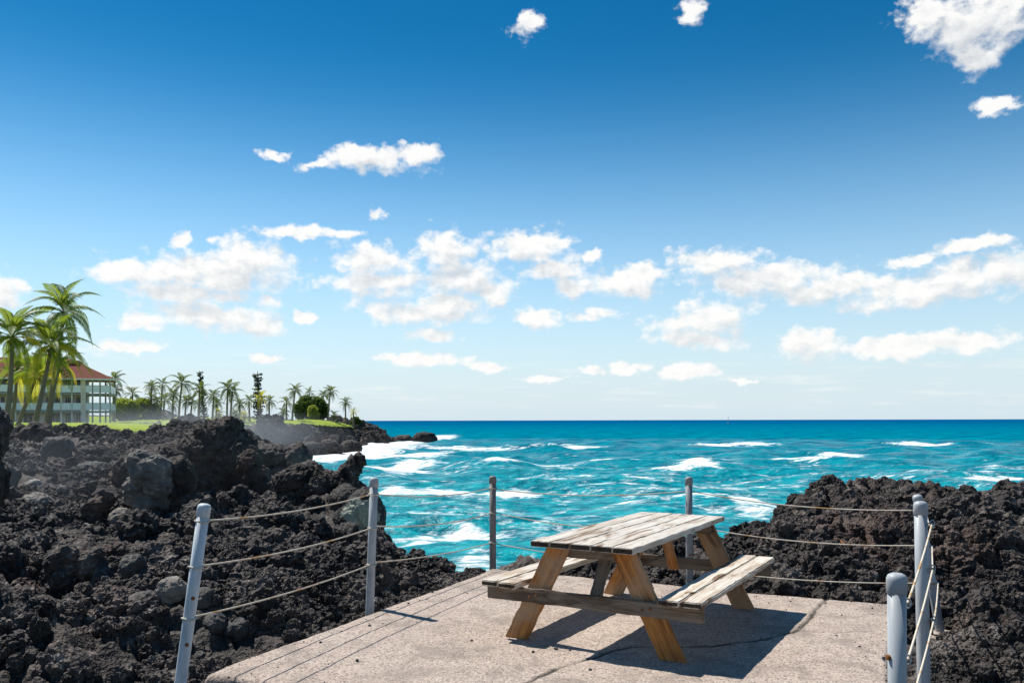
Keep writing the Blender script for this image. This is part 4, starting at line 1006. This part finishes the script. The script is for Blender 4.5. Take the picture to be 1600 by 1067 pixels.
# ------------------------------------------------------------------ palms
def frond_geo(L, n, lw, ll, rise, droop, seed):
    """one palm frond along +X: arched rib and two rows of hanging leaflets"""
    r = np.random.default_rng(seed); V, Fc = [], []
    def rib(t_): return Vector((L*t_*(1-.16*droop*t_), 0, L*(rise*t_ - (rise+droop)*.85*t_**2.1)))
    pts = [rib(i/9) for i in range(10)]; v, f = tube(pts, [.045*(1-.85*i/9)*L/4 for i in range(10)], 4); V += v; Fc += f
    for i in range(n):
        t_ = .12 + .88*(i+.5)/n; p = rib(t_); d = (rib(min(t_+.02, 1)) - rib(t_-.02)).normalized()
        ln = ll*(math.sin(math.pi*min(t_*.86+.17, 1))**.7)*r.uniform(.85, 1.1)
        for s in (-1, 1):
            out = (d*.62 + Vector((0, s, 0))*.85 + Vector((0, 0, .18-.15*r.random()))).normalized()
            q1 = p + out*ln*.5; q2 = q1 + (out*.75 + Vector((0, 0, -.75 - .35*r.random()))).normalized()*ln*.55
            w = d*lw*.5; b = len(V)
            V += [p-w*.5, p+w*.5, q1+w, q1-w, q2]; Fc += [(b, b+1, b+2, b+3), (b+3, b+2, b+4)]
    return V, Fc
FR = [pyd('frond', *frond_geo(4.0, 40, .10, .85, ri, dr, 700+k)) for k, (ri, dr) in enumerate([(.75, .25), (.5, .55), (.30, .85), (.1, 1.0), (.85, .5)])]
FRY = [m_.copy() for m_ in FR]
for m_ in FR: m_.materials.append(M_FROND)
for m_ in FRY: m_.materials.append(M_FRONDY)
def trunk_pts(h, lean, bend, n=12):
    return [Vector((lean*h*(t_**bend), 0, h*t_)) for t_ in [i/(n-1) for i in range(n)]]
def near_palm(label, px, py, d, toppx, toppy, nf, size, seed, yellow=.15):
    g = at(px, py, d); g.z = min(g.z, gz(g.x, g.y)+.05); top = at(toppx, toppy, d)
    r = random.Random(seed); T = thing('coconut_palm', label, 'palm', g, 0, 'coconut palms in front of the building')
    dv = top-g; n = 14; pts = []
    for i in range(n):
        t_ = i/(n-1); pts.append(Vector((dv.x*t_**1.35, .3*math.sin(t_*3), dv.z*t_)))
    V, Fc = tube(pts, [.27*size*(1-.45*(i/(n-1))) + (.10 if i == 0 else 0) for i in range(n)], 10)
    link('trunk', pyd('trunk', V, Fc, True), M_BARK, T)
    tp = pts[-1]
    for k in range(nf):
        u = k/nf; a = k*2.39996 + r.uniform(-.2, .2); el = 80 - 125*u**.85 + r.uniform(-8, 8)
        idx = 0 if u < .25 else (4 if u < .4 else (1 if u < .65 else (2 if u < .85 else 3)))
        src = FRY if (u > .55 and r.random() < yellow*1.5) else FR
        o = link('frond', src[idx], None, T, tp + Vector((0, 0, .1)))
        o.rotation_euler = (r.uniform(-.35, .35), -R(el)*.72, a); s = size*r.uniform(.85, 1.12); o.scale = (s, s, s)
    for k in range(5):
        a = k*1.3; cv, cf = lathe([(.02, -.16), (.11, -.08), (.125, 0), (.09, .09), (.02, .13)], 8)
        link('coconut', pyd('coconut', cv, cf, True), M_FRONDY if k % 2 else M_BARK, T, tp + Vector((.25*math.cos(a), .25*math.sin(a), -.28)))
    return T
near_palm('tallest coconut palm, its crown high above the red roof', 74, 661, 72, 100, 489, 20, 1.0, 1, .05)
near_palm('coconut palm with a dense crown at the left picture edge', 9, 664, 66, 19, 527, 23, .92, 2, .25)
near_palm('leaning coconut palm with crown below the tallest palm', 54, 662, 68, 80, 541, 20, .88, 3, .3)
near_palm('short leaning palm with yellow fronds between two taller palms', 28, 662, 74, 57, 585, 17, .76, 4, .5)
near_palm('low yellow-fronded palm just left of the red roof', 70, 662, 76, 93, 572, 16, .7, 5, .55)
near_palm('slim palm beside the left-edge palm trunk', 17, 662, 78, 26, 580, 15, .74, 6, .3)

def crown_mesh(seed, nf, L, lean):
    r = random.Random(seed); V, Fc = [], []
    for k in range(nf):
        u = k/nf; el = 78 - 120*u**.85 + r.uniform(-9, 9); a = k*2.39996 + r.uniform(-.25, .25)
        ri, dr = [(.75, .25), (.5, .55), (.35, .8), (.1, 1.0)][min(3, int(u*4))]
        v, f = frond_geo(L*r.uniform(.85, 1.1), 17, .15, .85, ri, dr, seed*31+k)
        M = Matrix.Rotation(a, 3, 'Z') @ Matrix.Rotation(-R(el)*.72, 3, 'Y') @ Matrix.Rotation(r.uniform(-.3, .3), 3, 'X'); b = len(V)
        V += [M @ q for q in v]; Fc += [tuple(i+b for i in g) for g in f]
    me = pyd('crown', V, Fc); me.materials.append(M_FRONDF); return me
CR = [crown_mesh(800+k, nf, 3.3, 0) for k, nf in enumerate((15, 18, 13, 17, 12))]
FAR = [  # crown x, crown y, base x, depth, crown size, words
 (180,589,176,150,1.05,'tall palm just right of the resort building'), (181,607,178,148,.8,'shorter palm leaning on the tall one beside the building'),
 (207,612,207,160,.95,'bushy palm rising out of the pale trees'), (237,601,236,175,.95,'first of two tall palms right of the pale trees'),
 (254,597,251,175,.95,'second of two tall palms right of the pale trees'), (236.5,618,236,165,.8,'low palm in front of the first tall pair'),
 (246,622,245,170,.75,'small palm between the tall pair'), (257,622,255,162,.95,'full low palm under the second tall palm'),
 (271,613,269,165,.85,'palm with drooping crown left of the lone big palm'), (271,630,269.5,160,.7,'stubby palm below the drooping one'),
 (284.5,596,279,150,1.25,'lone big palm with wide open crown left of the slim pine'), (291,623,289,170,.85,'first of a close pair of palms left of the slim pine'),
 (300,623,298,170,.85,'second of a close pair of palms left of the slim pine'), (312,606,311,155,.95,'palm standing in front of the slim pine'),
 (310,630,310,165,.7,'small palm at the foot of the slim pine'), (334,615,332,160,.95,'thin spreading palm right of the slim pine'),
 (339,627,338,165,.75,'small dark palm beside the thin spreading palm'), (342,642,341,158,.7,'short yellow palm between the slim pine and the twin palms'),
 (356,604,354.5,150,1.05,'taller of the twin palms in the middle of the row'), (363.5,608,360,152,.95,'right-leaning one of the twin palms'),
 (374,628,375,165,.85,'ragged palm right of the twin palms'), (368,643,368,160,.65,'short palm under the ragged palm'),
 (389,623,390,168,.8,'dark slender palm left of the broad pine'), (381,645,382,162,.6,'tiny yellow palm left of the broad pine'),
 (407,618,407,160,.95,'palm with golden crown in front of the broad pine'), (421,624,420.5,165,.85,'palm just right of the broad pine'),
 (442.5,641,442,180,.75,'short palm on the golf green edge'), (448,626,447.5,178,.9,'left palm in the gap before the round tree'),
 (461.5,607,456.5,176,.95,'tall bent palm left of the round tree'), (483.5,611,482,196,.85,'palm poking up above the round tree'),
 (505.5,614,505,194,.85,'left one of two tall palms right of the round tree'), (516.5,609,512,188,.95,'right one of two tall palms right of the round tree'),
 (521.5,646,520,188,.75,'short palm right of the round tree'), (540,626,540,194,.85,'lone palm near the tip of the headland'),
 (552,640,552.5,198,.6,'small yellow palm farthest out on the headland'), (466,642,465,205,.6,'small far palm left of the round tree trunk')]
FARM = M_FRONDF
for k, (cx, cy, bx_, d, s, lb) in enumerate(FAR):
    g = at(bx_, 657, d); g.z = gz(g.x, g.y) - .05; top = at(cx, cy+3, d)
    T = thing('far_palm', lb, 'palm', g, 0, 'palms along the far shore'); dv = top-g; pts = []
    for i in range(8):
        t_ = i/7; pts.append(Vector((dv.x*t_**1.4, 0, dv.z*t_)))
    V, Fc = tube(pts, [.24-.10*i/7 for i in range(8)], 7); link('trunk', pyd('trunk', V, Fc, True), M_BARK, T)
    me = CR[k % 5]
    if 'yellow' in lb or 'golden' in lb:
        me = me.copy(); me.materials.clear(); me.materials.append(M_FRONDY)
    c = link('crown', me, None, T, pts[-1]); c.rotation_euler = (0, 0, k*1.7); c.scale = (s*.78,)*3

# ------------------------------------------------------------------ other trees
def leaf_cloud(blobs, n, size, seed, flat=.3):
    r = np.random.default_rng(seed); V = np.zeros((n*4, 3)); w = np.array([b[3]*b[4]*b[5] for b in blobs])**.67; w /= w.sum(); pick = r.choice(len(blobs), n, p=w)
    B = np.array([b[:6] for b in blobs])[pick]; u = r.normal(size=(n, 3)); u /= np.linalg.norm(u, axis=1)[:, None]
    rad = r.uniform(.45, 1.06, n)**.6; c = B[:, :3] + u*B[:, 3:]*rad[:, None]
    a = r.normal(size=(n, 3)); a /= np.linalg.norm(a, axis=1)[:, None]; b = np.cross(a, r.normal(size=(n, 3))); b /= np.linalg.norm(b, axis=1)[:, None]
    s = size*r.uniform(.6, 1.3, n)[:, None]
    V[0::4], V[1::4], V[2::4], V[3::4] = c-a*s, c-b*s*.5, c+a*s, c+b*s*.5
    return V, np.arange(n*4).reshape(-1, 4)
def broad_tree(name, label, ref, blobs, n, size, m, seed, group=None):
    T = thing(name, label, 'tree', ref, 0, group); top = max(b[2]+b[5]*.4 for b in blobs)
    V, Fc = tube([Vector((0, 0, -.3)), Vector((.1, 0, top*.3)), Vector((0, .1, top*.6))], [.38, .28, .2], 8)
    for b in blobs[:6]:
        v, f = tube([Vector((.05, 0, top*.28)), Vector((b[0]*.5, b[1]*.5, (top*.3+b[2])/2)), Vector(b[:3])], [.18, .12, .05], 6); k = len(V); V += v; Fc += [tuple(i+k for i in g) for g in f]
    link('trunk', pyd('trunk', V, Fc, True), M_BARK, T)
    v, q = leaf_cloud(blobs, n, size, seed); link('crown', big_mesh('crown', v, q, False), m, T)
    return T
d = 190; s = d/F; ref = at(486, 658, d); ref.z = gz(ref.x, ref.y)-.1
def rel(lst, d, ref, rd=1.0):
    r = []
    for (x, y, rx, ry) in lst:
        p = at(x, y, d)-ref; r.append((p.x, p.y+random.uniform(-.8, .8), p.z, rx*d/F, rx*d/F*rd, ry*d/F))
    return r
broad_tree('round_tree', 'dense dark green spreading tree on the far headland', ref, rel([(486,634,22,15),(472,638,13,12),(501,637,13,13),(480,625,12,8),(495,627,12,8),(505,645,9,9),(470,648,8,7),(490,648,14,9)], d, ref), 9000, .30, M_LEAF, 1)
ref = at(490, 658, 186); ref.z = gz(ref.x, ref.y)-.1
broad_tree('light_green_shrub', 'lighter green bush growing in front of the dark spreading tree', ref, rel([(490,641,8,9),(488,649,7,6),(494,648,6,6)], 186, ref), 2200, .24, M_LEAFY, 2)
ref = at(557, 660, 200); ref.z = gz(ref.x, ref.y)-.1
broad_tree('point_shrub', 'small dark shrub at the very end of the planted headland', ref, rel([(557,655,6,5),(560,658,5,4),(552,659,6,3)], 200, ref), 1500, .22, M_LEAF, 3)
for k, (lst, lb, d, m) in enumerate([([(195,634,18,14),(186,640,12,12),(203,640,14,14),(196,648,20,9)], 'pale green rounded tree right of the building corner', 158, M_LEAFY),
        ([(222,632,14,12),(213,640,12,13),(226,643,12,12),(220,650,16,7)], 'pale green tree in the middle of the clump left of the low house', 166, M_LEAFY),
        ([(240,640,9,11),(234,647,10,9),(247,648,8,7)], 'small pale tree against the low dark-roofed house', 164, M_LEAF)]):
    ref = at(lst[0][0], 658, d); ref.z = gz(ref.x, ref.y)-.1
    broad_tree('pale_tree', lb, ref, rel(lst, d, ref), 4500, .28, m, 10+k, 'pale trees beside the building')
def pine(label, px, topy, basepx, d, wpx, seed, dense):
    g = at(basepx, 657, d); g.z = gz(g.x, g.y)-.1; top = at(px, topy, d); h = top.z-g.z; lean = (top.x-g.x)
    T = thing('norfolk_pine', label, 'pine', g); r = np.random.default_rng(seed)
    ax = lambda t_: Vector((lean*t_, 0, h*t_))
    V, Fc = tube([ax(i/9) for i in range(10)], [.26-.022*i for i in range(10)], 7); link('trunk', pyd('trunk', V, Fc, True), M_BARK, T)
    P = []; BV, BF = [], []
    for k in range(int(h/.62)):
        t_ = .10 + .90*k/(h/.62); wd = wpx*d/F*(.55+.45*(1-t_))*r.uniform(.75, 1.15)
        for j in range(6):
            a = j*math.pi/3 + r.uniform(-.3, .3); e = Vector((math.cos(a), math.sin(a), 0)); c = ax(min(1, t_ + r.uniform(-.022, .022)))
            tip = c + e*wd*r.uniform(.7, 1.1) + Vector((0, 0, .25-.12*r.random())); v, f = tube([c, c.lerp(tip, .6)-Vector((0, 0, .06)), tip], [.05, .035, .02], 4); b = len(BV); BV += v; BF += [tuple(i+b for i in g_) for g_ in f]
            for q in range(dense): P.append(c.lerp(tip, .25+.8*q/dense) + Vector(r.normal(0, .07, 3)))
    P = np.array([p[:] for p in P]); n = len(P); a = r.normal(size=(n, 3)); a[:, 2] += .9; a /= np.linalg.norm(a, axis=1)[:, None]; b = np.cross(a, r.normal(size=(n, 3))); b /= np.linalg.norm(b, axis=1)[:, None]
    sz = r.uniform(.22, .38, (n, 1)); V = np.zeros((n*4, 3)); V[0::4], V[1::4], V[2::4], V[3::4] = P-a*sz*.6, P-b*sz*.45, P+a*sz, P+b*sz*.45
    cr = link('crown', big_mesh('crown', V, np.arange(n*4).reshape(-1, 4), False), M_PINE, T)
    link('branches', pyd('branches', BV, BF), M_BARK, T)
pine('slim leaning columnar pine in the row of far palms', 312, 578, 320, 162, 8, 5, 6)
pine('broad upright columnar pine, taller of the two on the far shore', 402.5, 579, 404, 165, 12, 6, 9)

# ------------------------------------------------------------------ far sail, spray
def boat():
    ref = on_level(1138, 656.5 + F*(HC-SEA)/1500, SEA); T = thing('sailing_boat', 'tiny far sailing boat with bare masts on the horizon', 'boat', ref)
    V, Fc = lathe([(.05, -.3), (1.1, .2), (1.3, .9)], 12); link('hull', pyd('hull', [(v[0]*2.8, v[1], v[2]) for v in V], Fc, True), M_WHITE, T)
    V, Fc = tube([(0, 0, .8), (0, 0, 12.5)], [.22, .12], 6); link('mast', pyd('mast', V, Fc), M_TRIM, T)
    V, Fc = tube([(-2.9, 0, .9), (0, 0, 12.3)], .09, 5); link('stay', pyd('stay', V, Fc), M_TRIM, T)
    V, Fc = tube([(2.9, 0, .9), (0, 0, 12.3)], .09, 5); link('stay', pyd('stay', V, Fc), M_TRIM, T)
boat()
def mist(name, lo, hi, dens, sc_, label):
    lo, hi = Vector(lo), Vector(hi); c = (lo+hi)/2; h = (hi-lo)/2
    bm = bmesh.new(); bmesh.ops.create_icosphere(bm, subdivisions=3, radius=1, matrix=Matrix.Diagonal((h.x, h.y, h.z, 1))); me = bpy.data.meshes.new(name); bm.to_mesh(me); bm.free()
    m = bpy.data.materials.new(name); m.use_nodes = True; t = NT(m.node_tree); t.n.clear(); o = t.n.new('ShaderNodeOutputMaterial')
    v = t.n.new('ShaderNodeVolumePrincipled'); v.inputs['Color'].default_value = (.86, .93, 1, 1); v.inputs['Anisotropy'].default_value = .3
    p = t.pos('Object'); q = t.vmath('LENGTH', t.vmath('MULTIPLY', p, (1/h.x, 1/h.y, 1/h.z)))
    n = t.noise(p, sc_, 3, .6); f = t.math('MULTIPLY', t.sstep(q, .98, .25), t.sstep(n, .34, .70))
    t.l.new(t.math('MULTIPLY', f, dens), v.inputs['Density']); t.l.new(v.outputs[0], o.inputs['Volume'])
    ob = link(name, me, m, loc=c); structure(ob, 'stuff', label); return ob
mist('sea_spray', (-62, 52, -4.5), (-16, 140, 4.2), .020, .09, 'drifting sea spray over the cove and the far lava')
mist('sea_spray', (-24, 15, -2.2), (-6.0, 44, 2.2), .0065, .16, 'thin bluish spray hanging over the left basin')
